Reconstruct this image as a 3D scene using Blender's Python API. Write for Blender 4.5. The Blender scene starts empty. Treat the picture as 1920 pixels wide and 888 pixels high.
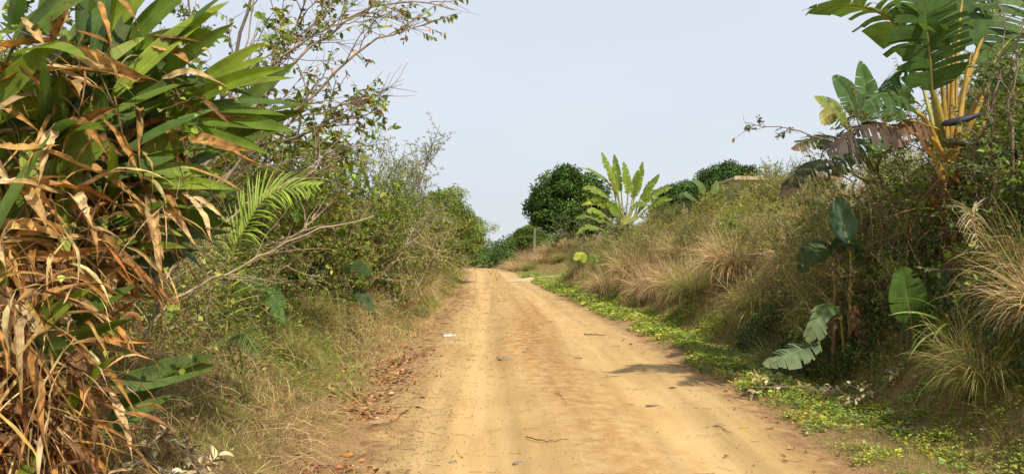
import bpy, math, random
import numpy as np
from mathutils import Vector
PI = math.pi
C = bpy.context.scene.collection
CAM_H = 1.6; F = 1400.0; HOR = 482.0
def P(px, py, y):
    "world point seen at this spot of the photograph when it stands y metres down the road"
    return np.array([(px-960)/F*y, y, CAM_H+(HOR-py)/F*y])

# ---------------------------------------------------------------- noise
def _hash(ix, iy, seed):
    h = (ix*374761393 + iy*668265263 + seed*2147483647*31) & 0x7fffffff
    h = ((h ^ (h >> 13))*1274126177) & 0x7fffffff
    return ((h ^ (h >> 16)) & 0xffff)/65535.0
def vnoise(x, y, seed=0):
    x = np.asarray(x, float); y = np.asarray(y, float)
    ix = np.floor(x).astype(np.int64); iy = np.floor(y).astype(np.int64)
    fx = x-ix; fy = y-iy; fx = fx*fx*(3-2*fx); fy = fy*fy*(3-2*fy)
    a = _hash(ix, iy, seed); b = _hash(ix+1, iy, seed); c = _hash(ix, iy+1, seed); d = _hash(ix+1, iy+1, seed)
    return (a*(1-fx)+b*fx)*(1-fy)+(c*(1-fx)+d*fx)*fy
def fbm(x, y, seed=0, o=3):
    s = 0; a = .5
    for k in range(o):
        s = s+a*vnoise(np.asarray(x)*2**k, np.asarray(y)*2**k, seed+k*17); a *= .5
    return s/(1-.5**o)
def ss(a, b, x):
    t = np.clip((x-a)/(b-a), 0, 1); return t*t*(3-2*t)

# ---------------------------------------------------------------- terrain
YK = [-60, 4, 5.5, 8, 12.6, 16.2, 28.7, 46.7, 60, 80, 97, 115, 135, 200, 3000]
XL = [-1.0, -1.15, -1.26, -1.5, -1.7, -1.85, -2.25, -3.1, -3.7, -4.7, -6.3, -11, -22, -60, -60]
XR = [3.0, 2.5, 2.5, 2.62, 2.5, 2.55, 2.05, 1.33, .75, .25, -1.0, -6, -17, -54, -54]
def xl(y): return np.interp(y, YK, XL)
def xr(y): return np.interp(y, YK, XR)
def height(x, y):
    x = np.asarray(x, float); y = np.asarray(y, float)
    dl = xl(y)-x; dr = x-xr(y)
    wob = (fbm(x*.5, y*.5, 3)-.5)
    el = ss(0, 3, dl); er = ss(1.2, 4, dr)
    zl = .78*ss(.05, 1.9, dl)*(1+.5*(fbm(y*.25, y*0, 9)-.5)) + .11*np.clip(dl-1.9, 0, 12)
    zl = zl*(1-.75*ss(60, 90, y))
    gp = 1-ss(3.5, 8, dr); amp = 1-.96*gp*ss(42, 47, y)+.8*gp*ss(71, 83, y)
    zr = .05*ss(.0, .3, dr)*(1-ss(.6, 1.0, dr)) + amp*(1.5*ss(1.0, 2.6, dr-.25*np.sin(y*.7)) + .36*np.clip(dr-2.9, 0, 5.2)*(.55+.45*ss(8, 16, y)) + .10*np.clip(dr-8.1, 0, 12))
    zr = zr*(1-.5*ss(92, 110, y))
    rut = -.05*np.exp(-((x-(xl(y)*.72+xr(y)*.28))/.36)**2)-.05*np.exp(-((x-(xl(y)*.28+xr(y)*.72))/.32)**2)
    mid = (np.minimum(-dl, -dr) > 0)
    z = zl+zr+wob*(.5*el+.5*er)*1.0 + np.where(mid, rut, 0)
    z = z + .03*(fbm(x*1.3, y*1.3, 5)-.5)
    far = ss(110, 260, np.abs(y)+np.abs(x)*.6)
    z = z*(1-far*.6)+far*(fbm(x*.004, y*.004, 11)-.35)*14
    return z

# ---------------------------------------------------------------- geometry accumulator
class Geo:
    def __init__(s): s.v = []; s.q = []; s.t = []; s.c = []; s.lc = []; s.n = 0
    def add(s, v, q=None, t=None, c=(.5, .5, .5), lc=None):
        v = np.asarray(v, float).reshape(-1, 3); m = len(v)
        c = np.asarray(c, float)
        if c.ndim == 1: c = np.tile(c, (m, 1))
        s.v.append(v); s.c.append(c.reshape(-1, 3))
        s.lc.append(np.zeros((m, 2)) if lc is None else np.asarray(lc, float).reshape(-1, 2))
        if q is not None and len(q): s.q.append(np.asarray(q, np.int64)+s.n)
        if t is not None and len(t): s.t.append(np.asarray(t, np.int64)+s.n)
        s.n += m
    def mesh(s, name, mat, smooth=True):
        v = np.concatenate(s.v); q = np.concatenate(s.q) if s.q else np.zeros((0, 4), int)
        t = np.concatenate(s.t) if s.t else np.zeros((0, 3), int)
        me = bpy.data.meshes.new(name)
        me.vertices.add(len(v)); me.vertices.foreach_set('co', v.astype(np.float32).ravel())
        nl = q.size+t.size; me.loops.add(nl)
        me.loops.foreach_set('vertex_index', np.concatenate([q.ravel(), t.ravel()]).astype(np.int32))
        me.polygons.add(len(q)+len(t))
        st = np.concatenate([np.arange(len(q))*4, q.size+np.arange(len(t))*3]).astype(np.int32)
        me.polygons.foreach_set('loop_start', st)
        me.polygons.foreach_set('use_smooth', np.full(len(q)+len(t), smooth))
        me.update(calc_edges=True)
        a = me.color_attributes.new('col', 'FLOAT_COLOR', 'POINT')
        cc = np.concatenate(s.c); a.data.foreach_set('color', np.hstack([np.clip(cc, 0, 1), np.ones((len(cc), 1))]).astype(np.float32).ravel())
        b = me.attributes.new('lc', 'FLOAT2', 'POINT'); b.data.foreach_set('vector', np.concatenate(s.lc).astype(np.float32).ravel())
        me.materials.append(mat); me.validate(clean_customdata=False)
        return me
def link(name, me, parent=None, loc=(0, 0, 0), kind=None):
    o = bpy.data.objects.new(name, me); C.objects.link(o); o.location = tuple(float(a) for a in loc)
    if parent is not None: o.parent = parent
    if kind: o['kind'] = kind
    return o
def tag(o, label, cat, group=None, kind=None):
    o['label'] = label; o['category'] = cat
    if group: o['group'] = group
    if kind: o['kind'] = kind
    return o
def thing(name, label, cat, loc=(0, 0, 0), rz=0, group=None, s=1):
    o = link(name, None, None, loc); o.rotation_euler.z = rz; o.scale = (s, s, s)
    return tag(o, label, cat, group)

def nrm(a): return a/np.maximum(np.linalg.norm(a, axis=-1, keepdims=True), 1e-9)
def frames(d, up):
    "y = d, z = up made square to d, x = y cross z"
    y = nrm(d); x = nrm(np.cross(y, up)+1e-6); z = np.cross(x, y); return x, y, z
def rsph(r, n): return nrm(r.normal(size=(n, 3)))
def pick(r, pal, n, var=.18):
    "n colours from a palette of (weight, rgb)"
    w = np.array([p[0] for p in pal], float); w /= w.sum()
    c = np.array([p[1] for p in pal], float)[r.choice(len(pal), n, p=w)]
    return c*np.exp(r.normal(0, var, (n, 1)))*np.exp(r.normal(0, var*.3, (n, 3)))

# ---------------------------------------------------------------- leaves, ribbons, tubes
L6 = np.array([[0, 0, 0], [.42, .28, .1], [.40, .62, .1], [0, 1, -.06], [-.40, .62, .1], [-.42, .28, .1]])
L6Q = np.array([[0, 1, 2, 3], [0, 3, 4, 5]])
def leaves(g, pos, d, up, L, W, col):
    n = len(pos)
    if n == 0: return
    x, y, z = frames(d, up); L = np.broadcast_to(L, (n,)); W = np.broadcast_to(W, (n,))
    v = pos[:, None]+x[:, None]*(L6[None, :, 0, None]*W[:, None, None])+y[:, None]*(L6[None, :, 1, None]*L[:, None, None])+z[:, None]*(L6[None, :, 2, None]*W[:, None, None]*2.4)
    q = (np.arange(n)*6)[:, None, None]+L6Q[None]
    g.add(v, q.reshape(-1, 4), None, np.repeat(col, 6, axis=0))
def ribbons(g, base, d, L, W, bend, S=6, fold=0, side=None, col=None, tipcol=None, prof='grass', twist=0, wob=0, r=None, across=2, grav=(0, 0, -1)):
    n = len(base)
    if n == 0: return
    L = np.broadcast_to(L, (n,)).astype(float); W = np.broadcast_to(W, (n,)).astype(float); bend = np.broadcast_to(bend, (n,)).astype(float)
    d = nrm(d); p = base.copy()
    if side is None:
        side = np.cross(d, np.array([0, 0, 1.])+0*d)+.3*r.normal(size=(n, 3))
    side = nrm(side)
    tw = np.broadcast_to(twist, (n,)).astype(float)
    rows = []; lcs = []; cs = []
    for k in range(S+1):
        t = k/S
        if prof == 'grass': w = (1-t)**.7*(.55+.45*min(1, t*4)) if t < 1 else .02
        elif prof == 'lance': w = (math.sin(PI*min(1, (t*.97+.03))**.85)**.75) if 0 < t < 1 else .12 if t == 0 else .01
        elif prof == 'dead': w = ((.3+.7*math.sin(PI*t**.75))*(1-t**4)) if t < 1 else .03
        else: w = 1
        sd = nrm(side-d*np.sum(side*d, -1, keepdims=True)); nn = np.cross(sd, d)
        if prof == 'dead' and 0 < k < S: w = w*r.uniform(.72, 1.2)
        if across == 2:
            rows.append(np.stack([p-sd*(W*w)[:, None], p+sd*(W*w)[:, None]], 1)); us = [-1, 1]
        else:
            us = np.linspace(-1, 1, across)
            rr = []
            for u in us: rr.append(p+sd*(W*w*u)[:, None]*math.sqrt(max(.05, 1-fold*fold*.5))+nn*(W*w*abs(u)**.8*fold)[:, None])
            rows.append(np.stack(rr, 1))
        lcs.append(np.broadcast_to(np.array([[t, u] for u in us]), (n, len(us), 2)))
        cc = col if tipcol is None else col*(1-t**1.5)+tipcol*t**1.5
        cs.append(np.repeat(cc[:, None], len(us), 1))
        if k < S:
            p = p+d*(L/S)[:, None]
            d = d+np.array(grav, float)*(bend/S)[:, None]
            if wob: d = d+r.normal(0, wob/math.sqrt(S), (n, 3))
            d = nrm(d)
            if np.any(tw):
                a = (tw/S)[:, None]; side = side*np.cos(a)+np.cross(d, side)*np.sin(a)
    A = len(us)
    v = np.stack(rows, 1)                       # n, S+1, A, 3
    idx = np.arange((S+1)*A).reshape(S+1, A)
    q = np.stack([idx[:-1, :-1], idx[:-1, 1:], idx[1:, 1:], idx[1:, :-1]], -1).reshape(-1, 4)
    g.add(v, (np.arange(n)*(S+1)*A)[:, None, None].repeat(1, 1)+q[None] if False else ((np.arange(n)*(S+1)*A)[:, None, None]+q[None]).reshape(-1, 4), None, np.stack(cs, 1), np.stack(lcs, 1))
def tubes(g, pts, rad, sides=4, col=None):
    "pts n,K,3   rad n,K"
    n, K, _ = pts.shape
    if n == 0: return
    t = np.gradient(pts, axis=1); t = nrm(t)
    ref = np.where(np.abs(t[:, :1, 2:3]) > .9, np.array([1., 0, 0]), np.array([0, 0, 1.]))
    x = nrm(np.cross(t, ref+0*t)); y = np.cross(t, x)
    a = np.arange(sides)*2*PI/sides
    v = pts[:, :, None]+(x[:, :, None]*np.cos(a)[None, None, :, None]+y[:, :, None]*np.sin(a)[None, None, :, None])*rad[:, :, None, None]
    idx = np.arange(K*sides).reshape(K, sides); nx = np.roll(idx, -1, 1)
    q = np.stack([idx[:-1], nx[:-1], nx[1:], idx[1:]], -1).reshape(-1, 4)
    q = ((np.arange(n)*K*sides)[:, None, None]+q[None]).reshape(-1, 4)
    if col is None: col = np.full((n, 3), .2)
    s = np.linspace(0, 1, K)[None, :, None]; lc = np.stack(np.broadcast_arrays(s, a[None, None]/PI-1), -1)
    lc = np.broadcast_to(lc, (n, K, sides, 2))
    g.add(v, q, None, np.repeat(col, K*sides, 0), lc)
def grow(r, start, d, L, K, wob, lift):
    n = len(start); L = np.broadcast_to(L, (n,)); pts = [start]; d = nrm(d); p = start
    for k in range(K):
        p = p+d*(L/K)[:, None]; pts.append(p)
        d = nrm(d+r.normal(0, wob, (n, 3))+np.array([0, 0, lift/K]))
    return np.stack(pts, 1)
def sprout(r, pts, per, t0, t1, spread, fwd=.5, flat=0):
    n, K, _ = pts.shape; m = n*per
    par = np.repeat(np.arange(n), per); t = r.uniform(t0, t1, m)*(K-1)
    i = np.minimum(t.astype(int), K-2); f = (t-i)[:, None]
    a = pts[par, i]; b = pts[par, i+1]; tan = nrm(b-a)
    rnd = rsph(r, m); rnd[:, 2] *= (1-flat)
    return a+(b-a)*f, nrm(tan*fwd+rnd*spread), par, t/(K-1)
def woody(seed, trunks, H, spread, levels, r0, leaf, pal, bark, lift=.3, wob=.14, base=.1, K=7, up=None, sides=5, tdir=None, tleaf=0, lsd=.8):
    """a trunk or several stems, then levels of limbs (per parent, length, spread, lift, t0); leaves on the last two.
    leaf = (length, half width factor, per twig)"""
    r = np.random.default_rng(seed); W = Geo(); Lf = Geo()
    b0 = np.zeros((trunks, 3)); b0[:, :2] = r.normal(0, base, (trunks, 2))
    ang = r.uniform(0, 2*PI, trunks); sp = spread*np.sqrt(r.uniform(.1, 1, trunks))
    d = np.stack([np.cos(ang)*sp, np.sin(ang)*sp, np.ones(trunks)], 1)
    if tdir is not None: d = d+np.array(tdir)
    pts = grow(r, b0, d, H*r.uniform(.75, 1.1, trunks), K, wob, lift)
    bc = np.array(bark)
    tubes(W, pts, r0*np.linspace(1, .45, K+1)[None]*np.ones((trunks, 1)), sides, bc*r.uniform(.8, 1.2, (trunks, 1)))
    rad = r0*.5; prev = pts; shade = np.ones(trunks)
    for li, (per, L, spd, lf, t0) in enumerate(levels):
        s, dd, par, t = sprout(r, prev, per, t0, 1, spd)
        Li = L*r.uniform(.55, 1.15, len(s))*(1.15-.4*t)
        k = 5 if li < len(levels)-1 else 3
        pts = grow(r, s, dd, Li, k, wob*1.2, lf)
        tubes(W, pts, rad*np.linspace(1, .3, k+1)[None]*np.ones((len(s), 1)), 4 if li == 0 else 3, bc*r.uniform(.75, 1.25, (len(s), 1)))
        shade = shade[par]*np.exp(r.normal(0, .16, len(s)))
        rad *= .5; prev = pts
    ll, lw, per = leaf
    p, dd, par, t = sprout(r, prev, per, .05, 1, lsd, .6)
    n = len(p); cl = pick(r, pal, prev.shape[0], .12)[par]*.5+pick(r, pal, n, .22)*.5
    cl = cl*shade[par][:, None]
    upv = nrm(np.array([0, 0, 1.])+.7*r.normal(size=(n, 3)))
    LL = ll*r.uniform(.6, 1.15, n)
    dd = nrm(dd+np.array([0, 0, -.25]))
    leaves(Lf, p, dd, upv, LL, LL*lw*2, cl)
    return W, Lf
def spline(ctrl, n):
    c = np.asarray(ctrl, float); c = np.vstack([2*c[0]-c[1], c, 2*c[-1]-c[-2]]); m = len(c)-3; out = []
    for t in np.linspace(0, m-1e-6, n):
        i = int(t); f = t-i; a, b, d, e = c[i:i+4]
        out.append(.5*((2*b)+(d-a)*f+(2*a-5*b+4*d-e)*f*f+(-a+3*b-3*d+e)*f**3))
    return np.array(out)
# ---------------------------------------------------------------- materials
def newmat(name):
    m = bpy.data.materials.new(name); m.use_nodes = True; nt = m.node_tree; nt.nodes.clear()
    return m, nt, lambda t, **k: _node(nt, t, k)
def _node(nt, t, k):
    n = nt.nodes.new(t)
    for a, b in k.items():
        if hasattr(n, a) and not isinstance(b, tuple): setattr(n, a, b)
    return n
def leafmat(name, rough=.5, trans=.3, spec=.35, veins=0, streak=0, tint=(1.25, 1.3, .6), mott=(9, .72, 1.25)):
    m, nt, N = newmat(name); L = nt.links.new
    at = N('ShaderNodeAttribute', attribute_name='col'); out = N('ShaderNodeOutputMaterial')
    col = at.outputs['Color']
    tc = N('ShaderNodeTexCoord'); nz = N('ShaderNodeTexNoise'); nz.inputs['Scale'].default_value = mott[0]; nz.inputs['Detail'].default_value = 4
    L(tc.outputs['Object'], nz.inputs['Vector'])
    mr = N('ShaderNodeMapRange'); mr.inputs['From Min'].default_value = .3; mr.inputs['From Max'].default_value = .7
    mr.inputs['To Min'].default_value = mott[1]; mr.inputs['To Max'].default_value = mott[2]; L(nz.outputs['Fac'], mr.inputs['Value'])
    mul = N('ShaderNodeVectorMath', operation='MULTIPLY'); L(col, mul.inputs[0]); L(mr.outputs[0], mul.inputs[1]); col = mul.outputs[0]
    bumpsrc = None
    if veins or streak:
        la = N('ShaderNodeAttribute', attribute_name='lc'); sp = N('ShaderNodeSeparateXYZ'); L(la.outputs['Vector'], sp.inputs[0])
        cb = N('ShaderNodeCombineXYZ')
        ab = N('ShaderNodeMath', operation='ABSOLUTE'); L(sp.outputs['Y'], ab.inputs[0])
        if veins:   # veins run out from the midrib
            sm = N('ShaderNodeMath', operation='MULTIPLY_ADD'); L(sp.outputs['X'], sm.inputs[0]); sm.inputs[1].default_value = veins; 
            m2 = N('ShaderNodeMath', operation='MULTIPLY'); L(ab.outputs[0], m2.inputs[0]); m2.inputs[1].default_value = -veins*.06; L(m2.outputs[0], sm.inputs[2])
            L(sm.outputs[0], cb.inputs[0])
        else:       # streaks run along the blade
            m1 = N('ShaderNodeMath', operation='MULTIPLY'); L(sp.outputs['Y'], m1.inputs[0]); m1.inputs[1].default_value = streak; L(m1.outputs[0], cb.inputs[0])
            m3 = N('ShaderNodeMath', operation='MULTIPLY'); L(sp.outputs['X'], m3.inputs[0]); m3.inputs[1].default_value = 1.5; L(m3.outputs[0], cb.inputs[1])
        n2 = N('ShaderNodeTexNoise'); n2.inputs['Scale'].default_value = 1; n2.inputs['Detail'].default_value = 2; L(cb.outputs[0], n2.inputs['Vector'])
        r2 = N('ShaderNodeMapRange'); r2.inputs['From Min'].default_value = .3; r2.inputs['From Max'].default_value = .7
        r2.inputs['To Min'].default_value = .68; r2.inputs['To Max'].default_value = 1.3; L(n2.outputs['Fac'], r2.inputs['Value'])
        mu2 = N('ShaderNodeVectorMath', operation='MULTIPLY'); L(col, mu2.inputs[0]); L(r2.outputs[0], mu2.inputs[1])
        # pale midrib
        lt = N('ShaderNodeMapRange'); lt.inputs['From Min'].default_value = .05; lt.inputs['From Max'].default_value = .0; lt.inputs['To Max'].default_value = .6; L(ab.outputs[0], lt.inputs['Value'])
        mx = N('ShaderNodeMix', data_type='RGBA'); L(lt.outputs[0], mx.inputs[0]); L(mu2.outputs[0], mx.inputs[6]); 
        m4 = N('ShaderNodeVectorMath', operation='MULTIPLY'); L(mu2.outputs[0], m4.inputs[0]); m4.inputs[1].default_value = (1.9, 1.6, 1.1); L(m4.outputs[0], mx.inputs[7])
        col = mx.outputs[2]; bumpsrc = n2.outputs['Fac']
    b = N('ShaderNodeBsdfPrincipled'); L(col, b.inputs['Base Color']); b.inputs['Roughness'].default_value = rough; b.inputs['Specular IOR Level'].default_value = spec
    if bumpsrc is not None:
        bp = N('ShaderNodeBump'); bp.inputs['Strength'].default_value = .35; bp.inputs['Distance'].default_value = .01; L(bumpsrc, bp.inputs['Height']); L(bp.outputs[0], b.inputs['Normal'])
    if trans > 0:
        tr = N('ShaderNodeBsdfTranslucent'); tm = N('ShaderNodeVectorMath', operation='MULTIPLY'); L(col, tm.inputs[0]); tm.inputs[1].default_value = tint; L(tm.outputs[0], tr.inputs['Color'])
        mix = N('ShaderNodeMixShader'); mix.inputs[0].default_value = trans; L(b.outputs[0], mix.inputs[1]); L(tr.outputs[0], mix.inputs[2]); L(mix.outputs[0], out.inputs[0])
    else: L(b.outputs[0], out.inputs[0])
    return m
def ramp(N, nt, src, stops):
    cr = N('ShaderNodeValToRGB'); e = cr.color_ramp.elements
    e[0].position, e[0].color = stops[0][0], (*stops[0][1], 1); e[1].position, e[1].color = stops[-1][0], (*stops[-1][1], 1)
    for p, c in stops[1:-1]: x = e.new(p); x.color = (*c, 1)
    nt.links.new(src, cr.inputs[0]); return cr.outputs[0]
def noise(N, nt, vec, scale, detail=5, rough=.55):
    n = N('ShaderNodeTexNoise'); n.inputs['Scale'].default_value = scale; n.inputs['Detail'].default_value = detail; n.inputs['Roughness'].default_value = rough
    if vec is not None: nt.links.new(vec, n.inputs['Vector'])
    return n.outputs['Fac']
def mapv(N, nt, sc):
    tc = N('ShaderNodeTexCoord'); mp = N('ShaderNodeMapping'); mp.inputs['Scale'].default_value = sc; nt.links.new(tc.outputs['Object'], mp.inputs['Vector']); return mp.outputs[0]
def mixc(N, nt, fac, a, b, bt='MIX'):
    m = N('ShaderNodeMix', data_type='RGBA', blend_type=bt); L = nt.links.new
    for s, v in ((0, fac), (6, a), (7, b)):
        if isinstance(v, (int, float)): m.inputs[s].default_value = v
        elif isinstance(v, tuple): m.inputs[s].default_value = (*v, 1)
        else: L(v, m.inputs[s])
    return m.outputs[2]
def maprange(N, nt, src, a, b, c=0, d=1):
    m = N('ShaderNodeMapRange'); nt.links.new(src, m.inputs['Value'])
    for i, v in zip(('From Min', 'From Max', 'To Min', 'To Max'), (a, b, c, d)): m.inputs[i].default_value = v
    return m.outputs[0]
def finish(N, nt, col, rough, bump, dist, spec=.2):
    b = N('ShaderNodeBsdfPrincipled'); out = N('ShaderNodeOutputMaterial'); nt.links.new(col, b.inputs['Base Color']); b.inputs['Roughness'].default_value = rough; b.inputs['Specular IOR Level'].default_value = spec
    if bump is not None:
        bp = N('ShaderNodeBump'); bp.inputs['Strength'].default_value = 1; bp.inputs['Distance'].default_value = dist; nt.links.new(bump, bp.inputs['Height']); nt.links.new(bp.outputs[0], b.inputs['Normal'])
    nt.links.new(b.outputs[0], out.inputs[0]); return b
def roadmat(name, ca, cb, cc):
    m, nt, N = newmat(name); L = nt.links.new
    v = mapv(N, nt, (1, 1, 1)); vs = mapv(N, nt, (3.2, .28, 1)); vf = mapv(N, nt, (9, .5, 1))
    big = noise(N, nt, v, .55, 4); st = noise(N, nt, vs, 1.0, 5); fs = noise(N, nt, vf, 1.5, 4, .6); fine = noise(N, nt, v, 38, 6, .7); med = noise(N, nt, v, 5, 6, .65)
    c = mixc(N, nt, maprange(N, nt, big, .38, .66), ca, cb)
    c = mixc(N, nt, maprange(N, nt, st, .44, .68, 0, .55), c, cc)
    # loose rusty soil along the crown between the wheel tracks
    at = N('ShaderNodeAttribute', attribute_name='lc'); sp = N('ShaderNodeSeparateXYZ'); L(at.outputs['Vector'], sp.inputs[0])
    mid = N('ShaderNodeMath', operation='MULTIPLY'); L(sp.outputs['X'], mid.inputs[0]); L(maprange(N, nt, med, .42, .6), mid.inputs[1])
    c = mixc(N, nt, mid.outputs[0], c, (.36, .185, .065))
    edge = N('ShaderNodeMath', operation='MULTIPLY'); L(sp.outputs['Y'], edge.inputs[0]); L(maprange(N, nt, noise(N, nt, v, 3.2, 6, .7), .36, .6), edge.inputs[1])
    c = mixc(N, nt, edge.outputs[0], c, (.22, .12, .06))
    c = mixc(N, nt, maprange(N, nt, fine, .3, .7, 0, 1), c, mixc(N, nt, 1.0, c, (1.16, 1.12, 1.08), 'MULTIPLY'))
    c = mixc(N, nt, maprange(N, nt, fs, .5, .75, 0, .35), c, mixc(N, nt, 1.0, c, (.74, .68, .6), 'MULTIPLY'))
    c = mixc(N, nt, maprange(N, nt, noise(N, nt, v, 90, 3, .7), .60, .72, 0, .6), c, (.30, .2, .12))
    ta = N('ShaderNodeAttribute', attribute_name='col'); tf = maprange(N, nt, ta.outputs['Fac'], 0, 1, .78, 1.2); tv = N('ShaderNodeVectorMath', operation='MULTIPLY'); L(c, tv.inputs[0]); L(tf, tv.inputs[1]); c = tv.outputs[0]
    a1 = N('ShaderNodeMath', operation='MULTIPLY_ADD'); L(fine, a1.inputs[0]); a1.inputs[1].default_value = .3; L(med, a1.inputs[2])
    a2 = N('ShaderNodeMath', operation='MULTIPLY_ADD'); L(fs, a2.inputs[0]); a2.inputs[1].default_value = .5; L(a1.outputs[0], a2.inputs[2])
    finish(N, nt, c, .95, a2.outputs[0], .014, .1); return m
def groundmat():
    m, nt, N = newmat('soil'); v = mapv(N, nt, (1, 1, 1))
    a = noise(N, nt, v, 1.3, 6, .65); b = noise(N, nt, v, 14, 6, .75); far = noise(N, nt, v, .05, 5)
    c = ramp(N, nt, a, [(.3, (.09, .065, .03)), (.5, (.17, .115, .055)), (.7, (.13, .13, .035))])
    c = mixc(N, nt, maprange(N, nt, b, .35, .65, 0, 1), c, mixc(N, nt, 1.0, c, (1.7, 1.55, 1.4), 'MULTIPLY'))
    # bare road dirt near the road edges fades into soil (attribute lc.x)
    at = N('ShaderNodeAttribute', attribute_name='lc'); sp = N('ShaderNodeSeparateXYZ'); nt.links.new(at.outputs['Vector'], sp.inputs[0])
    ad = N('ShaderNodeMath', operation='ADD'); nt.links.new(sp.outputs['X'], ad.inputs[0]); nt.links.new(maprange(N, nt, noise(N, nt, v, 3, 5, .6), .3, .7, -.35, .35), ad.inputs[1])
    cl = N('ShaderNodeClamp'); nt.links.new(ad.outputs[0], cl.inputs[0])
    c = mixc(N, nt, cl.outputs[0], c, mixc(N, nt, b, (.46, .27, .12), (.38, .24, .12)))
    g = ramp(N, nt, far, [(.35, (.05, .075, .02)), (.55, (.10, .11, .04)), (.7, (.2, .16, .08))])
    c = mixc(N, nt, sp.outputs['Y'], c, g)
    finish(N, nt, c, .95, b, .04, .1); return m
M = {}
M['leaf'] = leafmat('leaf', .45, .3, .4)
M['far_leaf'] = leafmat('far_leaf', .6, .22, .2)
M['grass'] = leafmat('grass', .6, .28, .2, tint=(1.1, 1.1, .8))
M['blade'] = leafmat('broad_leaf', .42, .36, .3, streak=16)
M['dead'] = leafmat('dead_leaf', .7, .22, .2, streak=12, tint=(1.1, .85, .6), mott=(17, .38, 1.35))
M['fan'] = leafmat('fan_leaf', .5, .34, .22, veins=95)
M['stalk'] = leafmat('stalk', .45, 0, .35, streak=4)
M['bark'] = leafmat('bark', .85, 0, .15)
M['road'] = roadmat('road_dirt', (.505, .345, .15), (.43, .28, .115), (.56, .405, .2))
M['track'] = roadmat('track_dirt', (.62, .49, .29), (.56, .43, .24), (.66, .53, .33))
M['soil'] = groundmat()
def plain(name, col, rough=.8, sc=6, var=.25, bump=.01, metal=0, spec=.3):
    m, nt, N = newmat(name); v = mapv(N, nt, (1, 1, 1)); n = noise(N, nt, v, sc, 6, .65)
    c = mixc(N, nt, maprange(N, nt, n, .3, .7), tuple(a*(1-var) for a in col), tuple(min(1, a*(1+var)) for a in col))
    b = finish(N, nt, c, rough, n, bump, spec); b.inputs['Metallic'].default_value = metal; return m
M['stone'] = plain('stone', (.27, .21, .14), .85, 14, .3, .01)
M['plaster'] = plain('plaster', (.50, .40, .27), .9, 1.5, .15, .01)
M['roof'] = plain('roof_sheet', (.42, .38, .33), .6, 3, .2, .01)
M['glass'] = plain('window_glass', (.05, .06, .07), .15, 2, .2, 0, 0, .5)
M['pole'] = plain('weathered_pole', (.22, .17, .12), .9, 8, .3, .01)
M['china'] = plain('insulator', (.7, .7, .68), .3, 5, .1, 0)
def bottlemat():
    m, nt, N = newmat('clear_plastic'); b = N('ShaderNodeBsdfPrincipled'); out = N('ShaderNodeOutputMaterial'); nt.links.new(b.outputs[0], out.inputs[0])
    b.inputs['Base Color'].default_value = (.85, .9, .95, 1); b.inputs['Roughness'].default_value = .12; b.inputs['Transmission Weight'].default_value = .55; b.inputs['IOR'].default_value = 1.3
    return m
M['bottle'] = bottlemat()
# ---------------------------------------------------------------- ground, road, side track
def grid(name, X, Y, Z, lc, mat, kind='structure', col=(.3, .2, .1)):
    ny, nx = X.shape; g = Geo(); i = np.arange(nx*ny).reshape(ny, nx)
    q = np.stack([i[:-1, :-1], i[:-1, 1:], i[1:, 1:], i[1:, :-1]], -1).reshape(-1, 4)
    g.add(np.stack([X, Y, Z], -1), q, None, col, lc); return link(name, g.mesh(name, mat), kind=kind)
def steps(a, b, s0, k, lim):
    out = [a]; s = s0
    while out[-1] < b: out.append(out[-1]+s); s = min(lim, s*k)
    return out
xs = np.array(sorted([-x for x in steps(4.5, 2500, .14, 1.10, 260)]+list(np.arange(-4.4, 7.0, .12))+steps(7.0, 2500, .14, 1.09, 260)))
ys = np.array(sorted([-y for y in steps(2.5, 400, .3, 1.25, 60)]+list(np.arange(-2.3, 14, .12))+steps(14, 3000, .13, 1.022, 240)))
X, Y = np.meshgrid(xs, ys); Z = height(X, Y)
dl = xl(Y)-X; dr = X-xr(Y)
inside = np.minimum(-dl, -dr)
Z = Z-.05*ss(-.05, .35, inside)+.03*(fbm(X*4, Y*4, 21)-.5)*(ss(0, .4, -inside))
d_edge = np.maximum(dl, dr)
lc = np.stack([1-ss(.0, .75, d_edge)*(1-.5*ss(.0, 1.3, dr)*(1-ss(1.0, 1.5, dr))), ss(70, 140, np.hypot(X, Y))], -1)
grid('ground', X, Y, Z, lc, M['soil'])
# the road: one strip, its edges dive under the verge so that they fray
u = np.concatenate([np.linspace(-.12, .1, 14), np.linspace(.11, .89, 70), np.linspace(.9, 1.12, 14)])
yr = np.array(steps(-30, 2.2, .5, 1, .5)[:-1]+steps(2.2, 135, .045, 1.006, 1.5))
U, Y = np.meshgrid(u, yr); w = xr(Y)-xl(Y)
X = xl(Y)+U*w
e = np.minimum(U, 1-U)*w
Z = height(X, Y)+.012-.05*(1-ss(-.18, .12, e+.28*(fbm(X*2.2, Y*1.2, 33)-.5)))+.022*(fbm(X*5, Y*.55, 7)-.5)+.012*(fbm(X*9, Y*7, 8)-.5)*(.3+fbm(X*.8, Y*.6, 12))
Z = Z-.045*ss(-.02, -.2, e)*0
Z = np.where(e < -.02, Z-.10*ss(.02, .25, -e), Z)
crown = np.exp(-((U-.54-.05*np.sin(Y*.35))/.13)**2)*(.55+.9*np.exp(-((Y-18)/8)**2)+.5*np.exp(-((Y-60)/14)**2))
edge = (1-ss(.0, .24, np.where(U < .5, e*.30, e*.62)))*1.0
gs = lambda c_, w_: np.exp(-((U-c_-.012*np.sin(Y*.23))/w_)**2)
trk = .42+.42*(gs(.27, .07)+gs(.74, .07))-.30*(gs(.185, .018)+gs(.355, .02)+gs(.655, .018)+gs(.83, .02))*(.35+fbm(X*2, Y*.3, 41))+.75*(fbm(U*26, Y*.16, 42, 4)-.5)
trk = np.clip(trk, 0, 1)
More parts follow.
